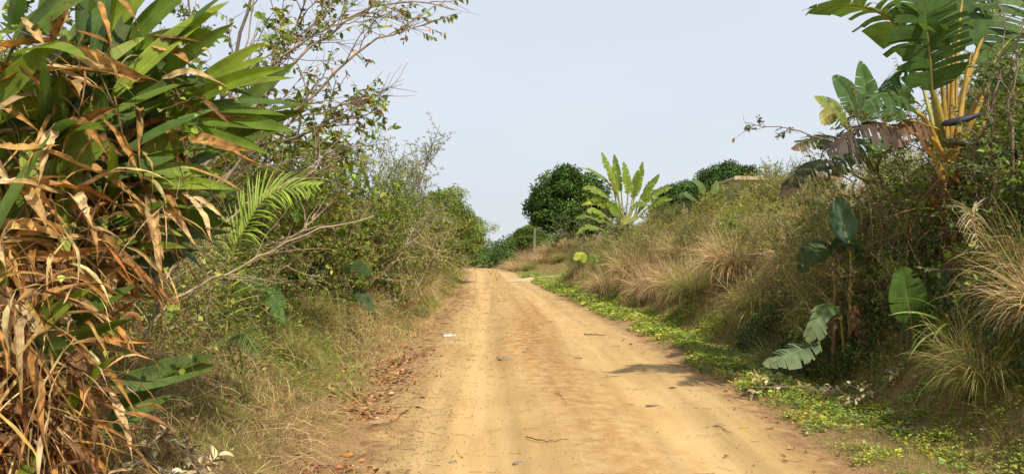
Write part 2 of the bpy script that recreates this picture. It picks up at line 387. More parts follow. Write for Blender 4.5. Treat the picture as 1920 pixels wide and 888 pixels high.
grid('road', X, Y, Z, np.stack([crown, edge], -1), M['road'], col=np.repeat(trk[..., None], 3, -1))
# pale side track that leaves the road to the right
t = np.linspace(0, 1, 40)[:, None]; k = np.linspace(-1, 1, 13)[None]
cx = .2+4.6*t+7*t**3; cy = 49.0+24*t-3*t**3; ang = np.arctan2(24-9*t*t, 4.6+21*t*t)
X = cx-np.sin(ang)*k*1.25; Y = cy+np.cos(ang)*k*1.25
X = np.broadcast_to(X, (40, 13)); Z = height(X, Y)+.03-.12*np.abs(k)**6
grid('side_track', X, Y, Z, np.zeros((40, 13, 2)), M['track'])

# ---------------------------------------------------------------- sky, sun, camera
TO_SUN = Vector((.44, -.86, 1.12)).normalized()
world = bpy.data.worlds.new("World"); bpy.context.scene.world = world; world.use_nodes = True
nt = world.node_tree; nt.nodes.clear(); N = lambda t, **k: _node(nt, t, k)
sky = N('ShaderNodeTexSky'); sky.sky_type = 'NISHITA'; sky.sun_disc = False
sky.sun_elevation = math.asin(TO_SUN.z); sky.sun_rotation = math.atan2(TO_SUN.x, TO_SUN.y)
sky.air_density = 1.0; sky.dust_density = 6; sky.ozone_density = 2
tc = N('ShaderNodeTexCoord'); sp = N('ShaderNodeSeparateXYZ'); nt.links.new(tc.outputs['Generated'], sp.inputs[0])
hz = ramp(N, nt, sp.outputs['Z'], [(0, (7.7, 8.15, 8.5)), (.15, (6.9, 7.6, 8.5)), (.32, (7.0, 7.6, 8.7)), (.6, (4.4, 5.1, 6.6)), (1, (2.4, 3.0, 4.6))])
cl = noise(N, nt, mapv(N, nt, (1, 1, 2.5)), 1.4, 4)
hz2 = mixc(N, nt, maprange(N, nt, cl, .32, .68, 0, .6), hz, (8.2, 8.6, 9.2))
mx = mixc(N, nt, .8, sky.outputs[0], hz2)
bg = N('ShaderNodeBackground'); bg.inputs['Strength'].default_value = .115; nt.links.new(mx, bg.inputs['Color'])
out = N('ShaderNodeOutputWorld'); nt.links.new(bg.outputs[0], out.inputs[0])
sun = bpy.data.lights.new('sun', 'SUN'); sun.energy = 5.0; sun.angle = math.radians(1.1); sun.color = (1, .92, .78)
so = bpy.data.objects.new('sun', sun); C.objects.link(so); so.rotation_euler = TO_SUN.to_track_quat('Z', 'Y').to_euler()
cam = bpy.data.cameras.new('camera'); co = bpy.data.objects.new('camera', cam); C.objects.link(co)
cam.sensor_width = 36; cam.lens = 36*F/1920; cam.clip_start = .05; cam.clip_end = 6000
co.location = (0, 0, CAM_H); co.rotation_euler = (math.radians(90)+math.atan((HOR-444)/F), 0, 0)
bpy.context.scene.camera = co
sc = bpy.context.scene; sc.view_settings.view_transform = 'Standard'; sc.view_settings.look = 'None'; sc.view_settings.exposure = 0
sc.render.engine = 'CYCLES'; sc.cycles.max_bounces = 6; sc.cycles.transparent_max_bounces = 4; sc.cycles.diffuse_bounces = 3; sc.cycles.glossy_bounces = 2
sc.cycles.transmission_bounces = 3; sc.cycles.use_denoising = True
# ---------------------------------------------------------------- colours (linear base colours)
GREEN = [(3, (.13, .22, .024)), (2, (.20, .30, .032)), (1, (.31, .37, .05)), (.5, (.36, .29, .05))]
OLIVE = [(3, (.20, .24, .035)), (2, (.27, .30, .05)), (1.2, (.28, .26, .08)), (.6, (.34, .24, .10))]
DARKG = [(4, (.035, .07, .018)), (2, (.055, .10, .025)), (.6, (.09, .13, .03))]
SILV = [(3, (.22, .25, .13)), (2, (.30, .33, .2)), (1, (.40, .38, .24))]
YELL = [(2, (.22, .27, .04)), (2, (.30, .33, .055)), (1, (.42, .36, .07)), (.5, (.55, .34, .06))]
DRYG = [(3, (.62, .45, .20)), (2, (.70, .54, .29)), (1.4, (.52, .34, .17)), (1.3, (.36, .36, .10))]
MIXG = [(2, (.34, .27, .12)), (2, (.17, .20, .055)), (1.5, (.12, .17, .035)), (1, (.42, .34, .17))]
FRESH = [(3, (.28, .35, .05)), (2, (.36, .41, .07)), (1, (.42, .42, .11)), (.6, (.17, .25, .04))]
LITTER = [(3, (.25, .15, .085)), (2, (.33, .20, .11)), (1.5, (.42, .30, .17)), (2, (.17, .10, .06)), (.5, (.45, .2, .08))]
TWIG = (.20, .15, .10)

def put(x, y, dz=0): return np.stack([x, y, height(x, y)+dz], -1)
def blades(g, r, base, L, W, lean, bend, col, tip, S=4):
    n = len(base); a = r.uniform(0, 2*PI, n); l = np.broadcast_to(lean, (n,))*np.sqrt(r.uniform(0, 1, n))
    d = np.stack([np.cos(a)*l, np.sin(a)*l, np.ones(n)], 1)
    ribbons(g, base, d, L, W, bend, S=S, col=col, tipcol=tip, r=r, wob=.08)
def on_track(x, y, w=.8):
    t = np.clip((y-49)/24, 0, 1); return (y > 47.6) & (y < 74) & (np.abs(x-(.2+4.6*t+7*t**3)) < w+.9*(1-ss(49, 53, y)))
def ysample(r, n, y0, y1, k=1.0):
    "more blades near the camera; k = 1 gives equal numbers per octave"
    return y0*(y1/y0)**r.uniform(0, 1, n)

# grass and ground plants of the left verge ---------------------------------
r = np.random.default_rng(1); g = Geo()
n = 95000; y = ysample(r, n, 3.2, 75); s = (y/9)**.75
d = r.uniform(-.05, 1, n)**.8*2.4*(.9+.3*s**.3); x = xl(y)-d+.25*(fbm(y*1.1, y*0, 44)-.5)*2
fr = fbm(x*.9, y*.7, 50, 4); keep = (r.uniform(0, 1, n) < .25+1.6*ss(.05, .5, d)*(.35+fr)) & ((d > .02) | (r.uniform(0, 1, n) < .2)); x, y, d, s, fr = [a[keep] for a in (x, y, d, s, fr)]; n = len(x)
green = ss(.42, .54, fr)[:, None]; c = pick(r, [(2, (.56, .43, .17)), (1, (.44, .31, .12)), (1, (.66, .54, .27))], n)*(1-green)+pick(r, [(2, (.30, .38, .055)), (1, (.40, .44, .08)), (1, (.2, .28, .04))], n)*green
blades(g, r, put(x, y, -.01), r.uniform(.05, .26, n)*(.5+.7*ss(0, 1, d))*np.maximum(s, .7)**.45, .0026*np.maximum(s, .55), .9, r.uniform(.2, 2.6, n), c*.75, c*1.15, 3)
link('verge_grass', g.mesh('verge_grass', M['grass']), kind='stuff')

# straw and bent grass lying among it
g = Geo(); n = 9000; y = ysample(r, n, 3.2, 40); s = (y/9)**.8; d = r.uniform(.0, 4.2, n); x = xl(y)-d; a = r.uniform(0, 2*PI, n)
ribbons(g, put(x, y, .03)+np.stack([0*x, 0*x, r.uniform(0, .22, n)*np.minimum(d, 1)], 1), np.stack([np.cos(a), np.sin(a), r.uniform(-.1, .5, n)], 1), r.uniform(.12, .55, n), .0022*s, r.uniform(.3, 1.2, n), S=4, col=pick(r, DRYG, n), r=r, wob=.3, prof='x')
link('straw', g.mesh('straw', M['grass']), kind='stuff')

# small leafy weeds on the left bank, under the bushes ----------------------
g = Geo(); n = 85000; y = ysample(r, n, 3.0, 60); s = (y/9)**.8
d = .25+r.uniform(0, 1, n)**.7*5.5; x = xl(y)-d; m = fbm(x*1.2, y*.9, 60, 3); keep = r.uniform(0, 1, n) < ss(.38, .6, m)*ss(.1, 1.6, d)+.1; x, y, d, s = [a[keep] for a in (x, y, d, s)]; n = len(x)
cz = r.uniform(0, 1, n)**1.5*.45*ss(0, 2, d)
leaves(g, put(x, y, .015)+np.stack([0*x, 0*x, cz], 1), rsph(r, n)*[1, 1, .4], nrm(np.array([.1, -.2, 1.])+.5*r.normal(size=(n, 3))), r.uniform(.02, .05, n)*np.maximum(s, .7)**.8, r.uniform(.018, .035, n)*np.maximum(s, .7)**.8, pick(r, [(3, (.11, .18, .035)), (2, (.17, .24, .045)), (1, (.28, .31, .07)), (.8, (.36, .2, .08))], n, .25))
link('weeds', g.mesh('weeds', M['leaf']), kind='stuff')

# tangle of dry vines and twigs that fills the left thicket -----------------
g = Geo(); n = 4600; y = ysample(r, n, 4.2, 55); s = (y/9)**.7; d = 1.5+r.uniform(0, 1, n)*3.6; x = xl(y)-d; zz = r.uniform(0, 1, n)**1.2*ss(.9, 3.2, d)*(2.0*(.75+.6*fbm(y*.5, d*.5, 71)))
st = put(x, y, .02)+np.stack([0*x, 0*x, zz], 1)
dd = rsph(r, n)*[1, 1, .55]+[.25, -.1, .1]
pts = grow(r, st, dd, r.uniform(.35, 1.3, n)*np.maximum(s, .8)**.3, 7, .30, -.5)
pts[..., 2] = np.maximum(pts[..., 2], height(pts[..., 0], pts[..., 1])+.01)
tubes(g, pts, (.0032*s*r.uniform(.5, 1.5, n))[:, None]*np.linspace(1, .5, 8)[None], 3, pick(r, [(2, (.33, .24, .13)), (2, (.46, .35, .2)), (1, (.2, .14, .08))], n))
link('vine_tangle', g.mesh('vine_tangle', M['bark']), kind='stuff')
g = Geo(); par = r.integers(0, n, 78000); k = r.integers(0, 8, 78000); p = pts[par, k]+r.normal(0, .05, (78000, 3)); sc_ = np.maximum(s[par], .75)**.85
cm = fbm(p[:, 0]*.8+p[:, 2], p[:, 1]*.5, 80, 3); gg = ss(.4, .58, cm)[:, None]
c = pick(r, OLIVE, 78000)*(1-gg)+pick(r, GREEN, 78000)*gg
leaves(g, p, rsph(r, 78000)*[1, 1, .5]+[0, 0, -.4], nrm(np.array([.2, -.3, 1.])+.7*r.normal(size=(78000, 3))), .052*sc_*r.uniform(.6, 1.4, 78000), .03*sc_, c)
link('vine_leaves', g.mesh('vine_leaves', M['leaf']), kind='stuff')

# right verge: creeping broad-leaved weeds and short grass ------------------
g = Geo(); nc = 6400; yc = ysample(r, nc, 3.9, 60); sc2 = (yc/8)**.7
dc = .12+r.uniform(0, 1, nc)*1.25*np.where(yc < 9, 1.5, 1); mm = fbm(dc*1.7, yc*1.1, 90, 3)
kp = r.uniform(0, 1, nc) < .9*ss(.42, .58, mm-.02+.10*ss(.2, .8, dc)+.08*(yc < 9)); kp = kp & ~on_track(xr(yc)+dc, yc); yc, dc, sc2 = yc[kp], dc[kp], sc2[kp]; nc = len(yc); xc = xr(yc)+dc
per = 16; a = r.uniform(0, 2*PI, (nc, per)); rad = .045*sc2[:, None]*np.sqrt(r.uniform(.05, 1, (nc, per)))*1.7
px = (xc[:, None]+np.cos(a)*rad).ravel(); py = (yc[:, None]+np.sin(a)*rad).ravel(); hh = (r.uniform(.01, .075, (nc, per))*np.minimum(sc2, 1.8)[:, None]).ravel()
c = np.repeat(pick(r, FRESH, nc, .15), per, 0)*np.exp(r.normal(0, .15, (nc*per, 1))); S2 = np.repeat(np.maximum(sc2, .8)*r.choice([.45, .7, 1, 1.35], nc, p=[.3, .3, .25, .15]), per); c = c*np.repeat(np.exp(r.normal(0, .2, (nc, 1)))*np.array([1.06, 1, .9])**r.normal(0, 2.2, (nc, 1)), per, 0)
leaves(g, put(px, py)+np.stack([0*px, 0*px, hh], 1), np.stack([np.cos(a).ravel(), np.sin(a).ravel(), r.uniform(.0, .6, nc*per)], 1), nrm(np.array([.2, -.2, 1.])+.35*r.normal(size=(nc*per, 3))), r.uniform(.028, .055, nc*per)*S2, r.uniform(.018, .03, nc*per)*S2, c)
link('creeping_weeds', g.mesh('creeping_weeds', M['leaf']), kind='stuff')
g = Geo(); n = 80000; y = ysample(r, n, 3.8, 75); s = (y/9)**.75; d = r.uniform(0, 1.5, n)*np.where(y < 10, 1.7, 1)+.06; x = xr(y)+d; m = fbm(x*1.4, y*1.1, 95, 3); keep = r.uniform(0, 1, n) < ss(.28, .46, m+.25*ss(.9, 1.4, d)-.12*(1-ss(.0, .35, d))+.12*(y < 9)); keep = keep & ~on_track(x, y); x, y, d, s = [a_[keep] for a_ in (x, y, d, s)]; n = len(x)
c = pick(r, [(3, (.22, .28, .055)), (2, (.32, .33, .09)), (2, (.46, .37, .16))], n)
blades(g, r, put(x, y, -.01), r.uniform(.03, .13, n)*np.maximum(s, .8)**.5*(1+.8*ss(.9, 1.4, d)), .0026*np.maximum(s, .6), 1.1, r.uniform(.2, 2.2, n), c*.8, c*1.15, 3)
link('short_grass', g.mesh('short_grass', M['grass']), kind='stuff')

# tall dry grass over the right bank ----------------------------------------
g = Geo(); n = 78000; y = ysample(r, n, 5.5, 95); s = (y/12)**.75; d = 1.15+r.uniform(0, 1, n)**1.3*13*np.minimum(1, y/14); x = xr(y)+d
gap = (y > 43) & (y < 78) & (x < 9)
m = fbm(x*.7, y*.45, 101, 3); keep = (r.uniform(0, 1, n) < .15+ss(.3, .55, m)) & ~gap & ~((y > 90) & (x < 0)); x, y, d, s, m = [a_[keep] for a_ in (x, y, d, s, m)]; n = len(x)
gr = ss(.5, .66, fbm(x*.5, y*.4, 111, 3))[:, None]*.55
c = pick(r, DRYG, n)*(1-gr)+pick(r, OLIVE, n)*gr
lowd = ss(1.0, 2.4, d); L = r.uniform(.25, .85, n)*(.45+.55*lowd)*np.where(y > 55, .9, 1)
blades(g, r, put(x, y, -.02), L*np.maximum(s, .8)**.25, .0028*np.maximum(s, .6), .7, r.uniform(.3, 2.6, n), c*.8, c*1.2, 5)
link('dry_grass', g.mesh('dry_grass', M['grass']), kind='stuff')
# low leafy scrub scattered in that grass
g = Geo(); n = 46000; y = ysample(r, n, 6, 80); s = (y/12)**.8; d = 1.2+r.uniform(0, 1, n)*12*np.minimum(1, y/14); x = xr(y)+d; m = fbm(x*.9, y*.7, 121, 3); keep = (r.uniform(0, 1, n) < ss(.46, .62, m)) & ~((y > 43) & (y < 78) & (x < 9)); x, y, d, s, m = [a_[keep] for a_ in (x, y, d, s, m)]; n = len(x)
leaves(g, put(x, y, .03)+np.stack([0*x, 0*x, r.uniform(0, 1, n)*.75*ss(1, 2.4, d)], 1), rsph(r, n)+[0, 0, .2], nrm(np.array([.1, -.3, 1.])+.6*r.normal(size=(n, 3))), .05*np.maximum(s, .7), .026*np.maximum(s, .7), pick(r, OLIVE, n, .25))
link('low_scrub', g.mesh('low_scrub', M['leaf']), kind='stuff')

# dead leaves, crumbs and roots on and beside the road ----------------------
g = Geo(); n = 3300; y = ysample(r, n, 3.6, 15); side = r.uniform(0, 1, n) < .86
off = np.abs(r.normal(0, 1, n)); x = np.where(side, xl(y)+.02-.22*off+np.where(r.uniform(0, 1, n) < .3, .42*off, 0), xr(y)+.05+.3*r.normal(0, 1, n))
cm = fbm(x*.8, y*1.3, 130, 2); keep = r.uniform(0, 1, n) < np.where(side, ss(.38, .6, cm), .25); x, y = x[keep], y[keep]; n = len(x); s = np.maximum((y/7)**.6, .8)
leaves(g, put(x, y, .022), rsph(r, n)*[1, 1, .25], nrm(np.array([0, 0, 1.])+.55*r.normal(size=(n, 3))), r.uniform(.025, .075, n)*s, r.uniform(.02, .045, n)*s, pick(r, LITTER, n, .25))
n = 2600; y = ysample(r, n, 4, 40); uu = np.where(r.uniform(0, 1, n) < .72, np.abs(r.normal(0, .16, n)), r.uniform(0, 1, n)); x = xl(y)+uu*(xr(y)-xl(y)); s = np.maximum((y/7)**.6, .8)
leaves(g, put(x, y, .02), rsph(r, n)*[1, 1, .1], nrm(np.array([0, 0, 1.])+.3*r.normal(size=(n, 3))), r.uniform(.008, .03, n)*s, r.uniform(.006, .014, n)*s, pick(r, [(2, (.17, .09, .05)), (1, (.3, .17, .08)), (1, (.1, .06, .04))], n, .25))
link('leaf_litter', g.mesh('leaf_litter', M['dead']), kind='stuff')
g = Geo(); n = 950; y = ysample(r, n, 4, 40); uu = np.where(r.uniform(0, 1, n) < .7, np.abs(r.normal(0, .15, n)), r.uniform(0, 1, n)); x = xl(y)+uu*(xr(y)-xl(y)); a = r.uniform(0, PI, n)
pts = grow(r, put(x, y, .022), np.stack([np.cos(a), np.sin(a)*.6, 0*a], 1), r.uniform(.03, .2, n), 4, .25, 0); pts[..., 2] = height(pts[..., 0], pts[..., 1])+.024
tubes(g, pts, (r.uniform(.001, .0022, n)*np.maximum(y/8, .8)**.7)[:, None]*np.ones((1, 5)), 3, pick(r, [(1, (.14, .09, .05)), (1, (.26, .17, .09))], n))
link('root_crumbs', g.mesh('root_crumbs', M['bark']), kind='stuff')
# gravel: small faceted pebbles
g = Geo(); n = 2600; y = ysample(r, n, 4, 45); uu = np.where(r.uniform(0, 1, n) < .5, r.uniform(0, 1, n), np.where(r.uniform(0, 1, n) < .5, np.abs(r.normal(0, .1, n)), 1-np.abs(r.normal(0, .09, n)))); x = xl(y)+uu*(xr(y)-xl(y))
b = np.array([[1, 0, 0], [0, 1, 0], [-1, 0, 0], [0, -1, 0], [.1, .1, .6], [0, 0, -.4]]); R = r.uniform(.002, .009, n)*np.maximum(y/8, .9)**.4
v = put(x, y, .018)[:, None]+b[None]*R[:, None, None]*r.uniform(.6, 1.4, (n, 6, 1)); f = np.array([[0, 1, 4], [1, 2, 4], [2, 3, 4], [3, 0, 4], [1, 0, 5], [2, 1, 5], [3, 2, 5], [0, 3, 5]])
g.add(v, None, ((np.arange(n)*6)[:, None, None]+f[None]).reshape(-1, 3), np.repeat(pick(r, [(1, (.36, .28, .18)), (1, (.22, .15, .1)), (1, (.45, .38, .28))], n), 6, 0))
link('gravel', g.mesh('gravel', M['bark'], False), kind='stuff')

# mown looking grass of the clearing beside the side track
g = Geo(); n = 34000; y = r.uniform(42, 84, n); x = xr(y)+.15+r.uniform(0, 1, n)*8; t_ = np.clip((y-49)/24, 0, 1); on = np.abs(x-(.2+4.6*t_+7*t_**3)) < .55; k = ~on & ~on_track(x, y) & (y > 46-2*(x > 3)); x, y = x[k], y[k]; n = len(x)
m = ss(.4, .6, fbm(x*.6, y*.35, 151, 3))[:, None]; c = pick(r, [(1, (.26, .34, .06)), (1, (.34, .38, .09))], n)*(1-m)+pick(r, [(1, (.46, .38, .16)), (1, (.36, .3, .12))], n)*m
blades(g, r, put(x, y, -.02), r.uniform(.08, .28, n), .016, 1.0, r.uniform(.2, 1.5, n), c*.85, c*1.1, 2)
link('clearing_grass', g.mesh('clearing_grass', M['grass']), kind='stuff')
# upright flowering stalks standing out of the dry grass
g = Geo(); gl = Geo(); n = 2600; y = ysample(r, n, 7, 60); s = (y/12)**.7; d = 1.5+r.uniform(0, 1, n)**1.2*9*np.minimum(1, y/14); x = xr(y)+d; k = (ss(.42, .6, fbm(x*.8, y*.5, 161, 2)) > r.uniform(0, 1, n)) & ~((y > 43) & (x < 9)); x, y, s = x[k], y[k], s[k]; n = len(x)
pts = grow(r, put(x, y), np.array([0, 0, 1])+.22*r.normal(size=(n, 3)), r.uniform(.6, 1.35, n), 6, .07, 0); cc = pick(r, [(2, (.42, .27, .15)), (1, (.55, .40, .22)), (1, (.3, .18, .1))], n)
tubes(g, pts, (.0022*np.maximum(s, .7))[:, None]*np.linspace(1.2, .6, 7)[None], 3, cc); link('grass_stalks', g.mesh('grass_stalks', M['grass']), kind='stuff')
m = 9; q = np.repeat(pts[:, -2], m, 0)+(np.repeat(pts[:, -1]-pts[:, -2], m, 0))*np.tile(np.linspace(0, 1.1, m), n)[:, None]
leaves(gl, q, rsph(r, n*m)*.7+[0, 0, .6], rsph(r, n*m), .05*np.repeat(s, m), .012*np.repeat(s, m), np.repeat(cc*1.15, m, 0)); link('seed_heads', gl.mesh('seed_heads', M['grass']), kind='stuff')
# ---------------------------------------------------------------- woody plants: a few kinds, copied with turns and sizes
LIB = {}
def kind(key, names, mats, *a, **k):
    W, Lf = woody(*a, **k)
    LIB[key] = (names, W.mesh(key+'_'+names[0], M[mats[0]]), Lf.mesh(key+'_'+names[1], M[mats[1]]))
ST = ('stem', 'foliage'); TR = ('trunk', 'crown')
# rounded leafy bush ~2.4 m tall
for i in range(2): kind('bush%d' % i, ST, ('bark', 'leaf'), 11+i, 9, 1.5, .7, [(7, .75, .7, .3, .25), (6, .42, .8, .1, .15)], .018, (.052, .26, 17), GREEN, TWIG, base=.16)
# thin, half dry tangle with few leaves
for i in range(2): kind('dry%d' % i, ST, ('bark', 'leaf'), 21+i, 15, 1.35, .95, [(9, .75, .9, .0, .1), (7, .42, 1.0, -.1, .1)], .009, (.040, .25, 12), OLIVE, (.44, .33, .21), base=.3, wob=.25)
kind('yellow', ST, ('bark', 'leaf'), 31, 9, 1.4, .75, [(7, .6, .7, .2, .2), (6, .36, .9, 0, .1)], .012, (.055, .30, 11), YELL, TWIG, base=.2)
kind('silver', ST, ('bark', 'leaf'), 36, 4, 2.3, .4, [(9, .9, .55, .5, .25), (8, .5, .6, .4, .15)], .022, (.075, .13, 16), SILV, (.3, .27, .22), base=.1)
kind('vine', ST, ('bark', 'leaf'), 41, 6, 1.8, .55, [(8, .7, .8, -.2, .2), (6, .5, .8, -.7, .1)], .014, (.095, .28, 8), GREEN, TWIG, base=.2)
kind('fine', ST, ('bark', 'leaf'), 46, 11, 1.4, .6, [(9, .6, .7, .5, .15), (7, .34, .8, .4, .1)], .010, (.036, .16, 22), OLIVE, (.25, .19, .12), base=.25)
# trees seen from 15 to 60 m
kind('feather', TR, ('bark', 'leaf'), 51, 3, 2.6, .45, [(9, 1.6, .75, .1, .3), (9, .8, .7, -.05, .2), (5, .36, .8, 0, .1)], .07, (.085, .24, 15), GREEN, (.2, .16, .12), base=.15)
def dome(key, seed, R, Hc, nclump, per, leaf, pal, bark, trunk=.2, mat='far_leaf'):
    "full rounded crown: limbs run out to leaf clumps set over an uneven dome"
    r = np.random.default_rng(seed); W, Lf = Geo(), Geo(); q = rsph(r, nclump); q[:, 2] = np.where(q[:, 2] < -.75, -q[:, 2], q[:, 2])
    rad = R*(.66+.75*(fbm(q[:, 0]*1.6+9, q[:, 1]*1.6+q[:, 2]*2, seed, 2)-.3))*r.uniform(.3, 1.08, nclump)**.4
    cc = q*rad[:, None]*[1, 1, .88]+[0, 0, Hc]; base = np.array([0, 0, 0.]); fork = np.array([0, 0, Hc*.45])
    tubes(W, spline([base, fork*.6+[.08, .05, 0], fork], 8)[None], trunk*np.linspace(1.2, .8, 8)[None], 8, np.array([bark]))
    k = r.choice(nclump, nclump//4, False); pts = np.stack([fork+(cc[k]-fork)*t+np.array([0, 0, 1.])*(math.sin(t*PI)*.12*R) for t in np.linspace(0, 1, 7)], 1); pts[:, 1:-1] += r.normal(0, .04*R, (len(k), 5, 3)); tubes(W, pts, trunk*.45*np.linspace(1, .15, 7)[None]*np.ones((len(k), 1)), 5, np.tile(bark, (len(k), 1)))
    n = nclump*per; par = np.repeat(np.arange(nclump), per); sz = r.uniform(.10, .27, nclump)*R; v = rsph(r, n)*np.sqrt(r.uniform(.1, 1, (n, 1)))
    p = cc[par]+v*sz[par][:, None]*[1.15, 1.15, .8]; shade = np.exp(r.normal(0, .28, nclump))[par][:, None]
    leaves(Lf, p, v*.6+rsph(r, n)*.7+[0, 0, -.25], nrm(v*.6+[0, 0, .8]+.45*r.normal(size=(n, 3))), leaf[0]*r.uniform(.7, 1.2, n), leaf[0]*leaf[1]*2, pick(r, pal, n, .2)*shade)
    LIB[key] = (TR, W.mesh(key+'_trunk', M['bark']), Lf.mesh(key+'_crown', M[mat]))
dome('mango', 57, 1.9, 1.75, 150, 300, (.13, .24), [(4, (.055, .105, .022)), (2, (.08, .14, .028)), (.8, (.13, .19, .04))], (.14, .11, .08))
dome('oak', 58, 1.7, 2.2, 120, 230, (.14, .26), [(3, (.10, .17, .03)), (2, (.14, .21, .04)), (1, (.2, .24, .055))], (.16, .12, .08))
dome('spread', 59, 1.9, 2.1, 130, 300, (.085, .26), [(3, (.12, .20, .025)), (2, (.18, .26, .035)), (1, (.28, .30, .05)), (.4, (.33, .24, .08))], (.2, .16, .11), .09, 'leaf')
kind('round', TR, ('bark', 'far_leaf'), 56, 2, 3.2, .25, [(16, 2.0, .8, .3, .2), (11, .95, .9, .1, .2), (8, .45, .9, 0, .1)], .16, (.12, .3, 16), DARKG, (.14, .11, .08), base=.2)
kind('hedge', TR, ('bark', 'far_leaf'), 61, 5, 1.9, .6, [(8, 1.1, .8, .2, .25), (8, .6, .9, 0, .2)], .06, (.13, .3, 16), [(3, (.07, .12, .03)), (2, (.11, .16, .04)), (1, (.15, .17, .05))], (.16, .13, .09), base=.4)

def plant(key, name, cat, x, y, s, label, group=None, rz=None, dz=-.05, sq=(1, 1, 1)):
    names, mw, ml = LIB[key]
    rz = (x*12.9+y*7.3) % 6.28 if rz is None else rz
    o = thing(name, label, cat, (x, y, float(height(x, y))+dz), rz, group, s); o.scale = (s*sq[0], s*sq[1], s*sq[2])
    link(names[0], mw, o); link(names[1], ml, o); return o
LB = 'bushes along the left bank'; RB = 'bushes on the right bank'
left = [
 ('bush0', 'shrub', 'shrub', -3.5, 24.3, 1.55, 'full green bush between the silvery shrubs and the first feathery tree'),
 ('bush1', 'shrub', 'shrub', -3.5, 15.6, 1.45, 'leafy green bush just before the silvery shrubs, above the verge'),
 ('vine', 'vine_shrub', 'shrub', -3.5, 12.2, 1.15, 'leafy vine mound behind the dark paddle leaves on the left'),
 ('bush0', 'shrub', 'shrub', -3.6, 9.6, 1.0, 'green leafy bush behind the long pale dead branch'),
 # kind, name, category, x, y, scale, label
 ('dry0', 'shrub', 'shrub', -3.3, 7.0, 0.85, 'half dry twiggy bush right behind the broad leaved plants, in their shade'),
 ('dry1', 'shrub', 'shrub', -3.6, 8.6, 1.00, 'thin grey brown bush behind the bright green palm frond'),
 ('bush0', 'shrub', 'shrub', -5.0, 8.2, 1.25, 'dense green bush under the bare leaning branches'),
 ('dry0', 'shrub', 'shrub', -4.2, 10.2, 1.59, 'tangled straw coloured bush left of the big drooping leaf'),
 ('vine', 'vine_shrub', 'shrub', -4.4, 11.5, 2.00, 'large leaved vine covered bush with yellowing leaves against the sky'),
 ('yellow', 'shrub', 'shrub', -3.7, 11.2, 1.38, 'yellow green bush in the middle of the left thicket'),
 ('fine', 'shrub', 'shrub', -3.5, 12.8, 1.72, 'fine leaved olive bush just beyond the yellow green one on the left'),
 ('vine', 'vine_shrub', 'shrub', -4.2, 14.2, 2.00, 'dark green vine hanging over a bush, its top leaning to the road'),
 ('dry1', 'shrub', 'shrub', -3.6, 14.6, 1.72, 'pinkish brown leafless looking bush in front of the silvery one'),
 ('bush1', 'shrub', 'shrub', -3.9, 17.2, 1.59, 'mid green bush between the brown tangle and the silvery shrub'),
 ('silver', 'silvery_shrub', 'shrub', -3.15, 21.5, 1.75, 'tall pale silvery leaved shrub rising above the left bank'),
 ('silver', 'silvery_shrub', 'shrub', -3.0, 18.2, 1.45, 'shorter silvery shrub with upright shoots left of the tall one'),
 ('dry0', 'shrub', 'shrub', -3.4, 18.8, 1.66, 'dry brown bush hanging over the grassy verge before the green trees'),
 ('fine', 'shrub', 'shrub', -3.5, 22.5, 1.93, 'fine leaved green bush at the foot of the first roadside tree'),
 ('bush0', 'shrub', 'shrub', -3.7, 26.5, 1.69, 'leafy green bush under the feathery trees on the left'),
 ('dry1', 'shrub', 'shrub', -3.5, 30.5, 1.56, 'rusty brown low bush beside the pale grass tuft on the left'),
 ('bush1', 'shrub', 'shrub', -5.0, 37, 1.69, 'green bush low under the overhanging tree'),
 ('bush0', 'shrub', 'shrub', -6.6, 11.5, 2.48, 'tall green bush at the back of the left thicket, below bare branches'),
 ('bush1', 'shrub', 'shrub', -6.8, 16, 2.48, 'broad bush at the back behind the brown tangle'),
 ('fine', 'shrub', 'shrub', -6.4, 6.3, 1.80, 'fine leaved bush behind the broad leaved plants, almost hidden'),
 ('dry1', 'shrub', 'shrub', -4.6, 5.4, 1.20, 'dry twig bush in the dark behind the dead hanging leaves'),
]
for k_, nm, cat, x_, y_, s_, lab in left: plant(k_, nm, cat, x_, y_, s_, lab, LB)
TL = 'feathery trees along the left of the road'
plant('feather', 'roadside_tree', 'tree', -3.9, 28, 1.2, 'nearest of the feathery green trees, behind the silvery shrub', TL)
plant('spread', 'roadside_tree', 'tree', -3.8, 36, 1.2, 'middle feathery tree with yellowish flat crown on the left', TL, rz=2)
plant('spread', 'roadside_tree', 'tree', -4.0, 46, 1.35, 'farthest feathery tree, its crown reaching out over the road', TL, rz=4.2, sq=(1.2, 1.1, .88))
plant('hedge', 'dense_shrub', 'shrub', -6.2, 49, 1.0, 'dark shrub filling the space under the farthest left tree')
plant('hedge', 'dense_shrub', 'shrub', -6.6, 60, 1.1, 'shrub at the left edge where the road bends')

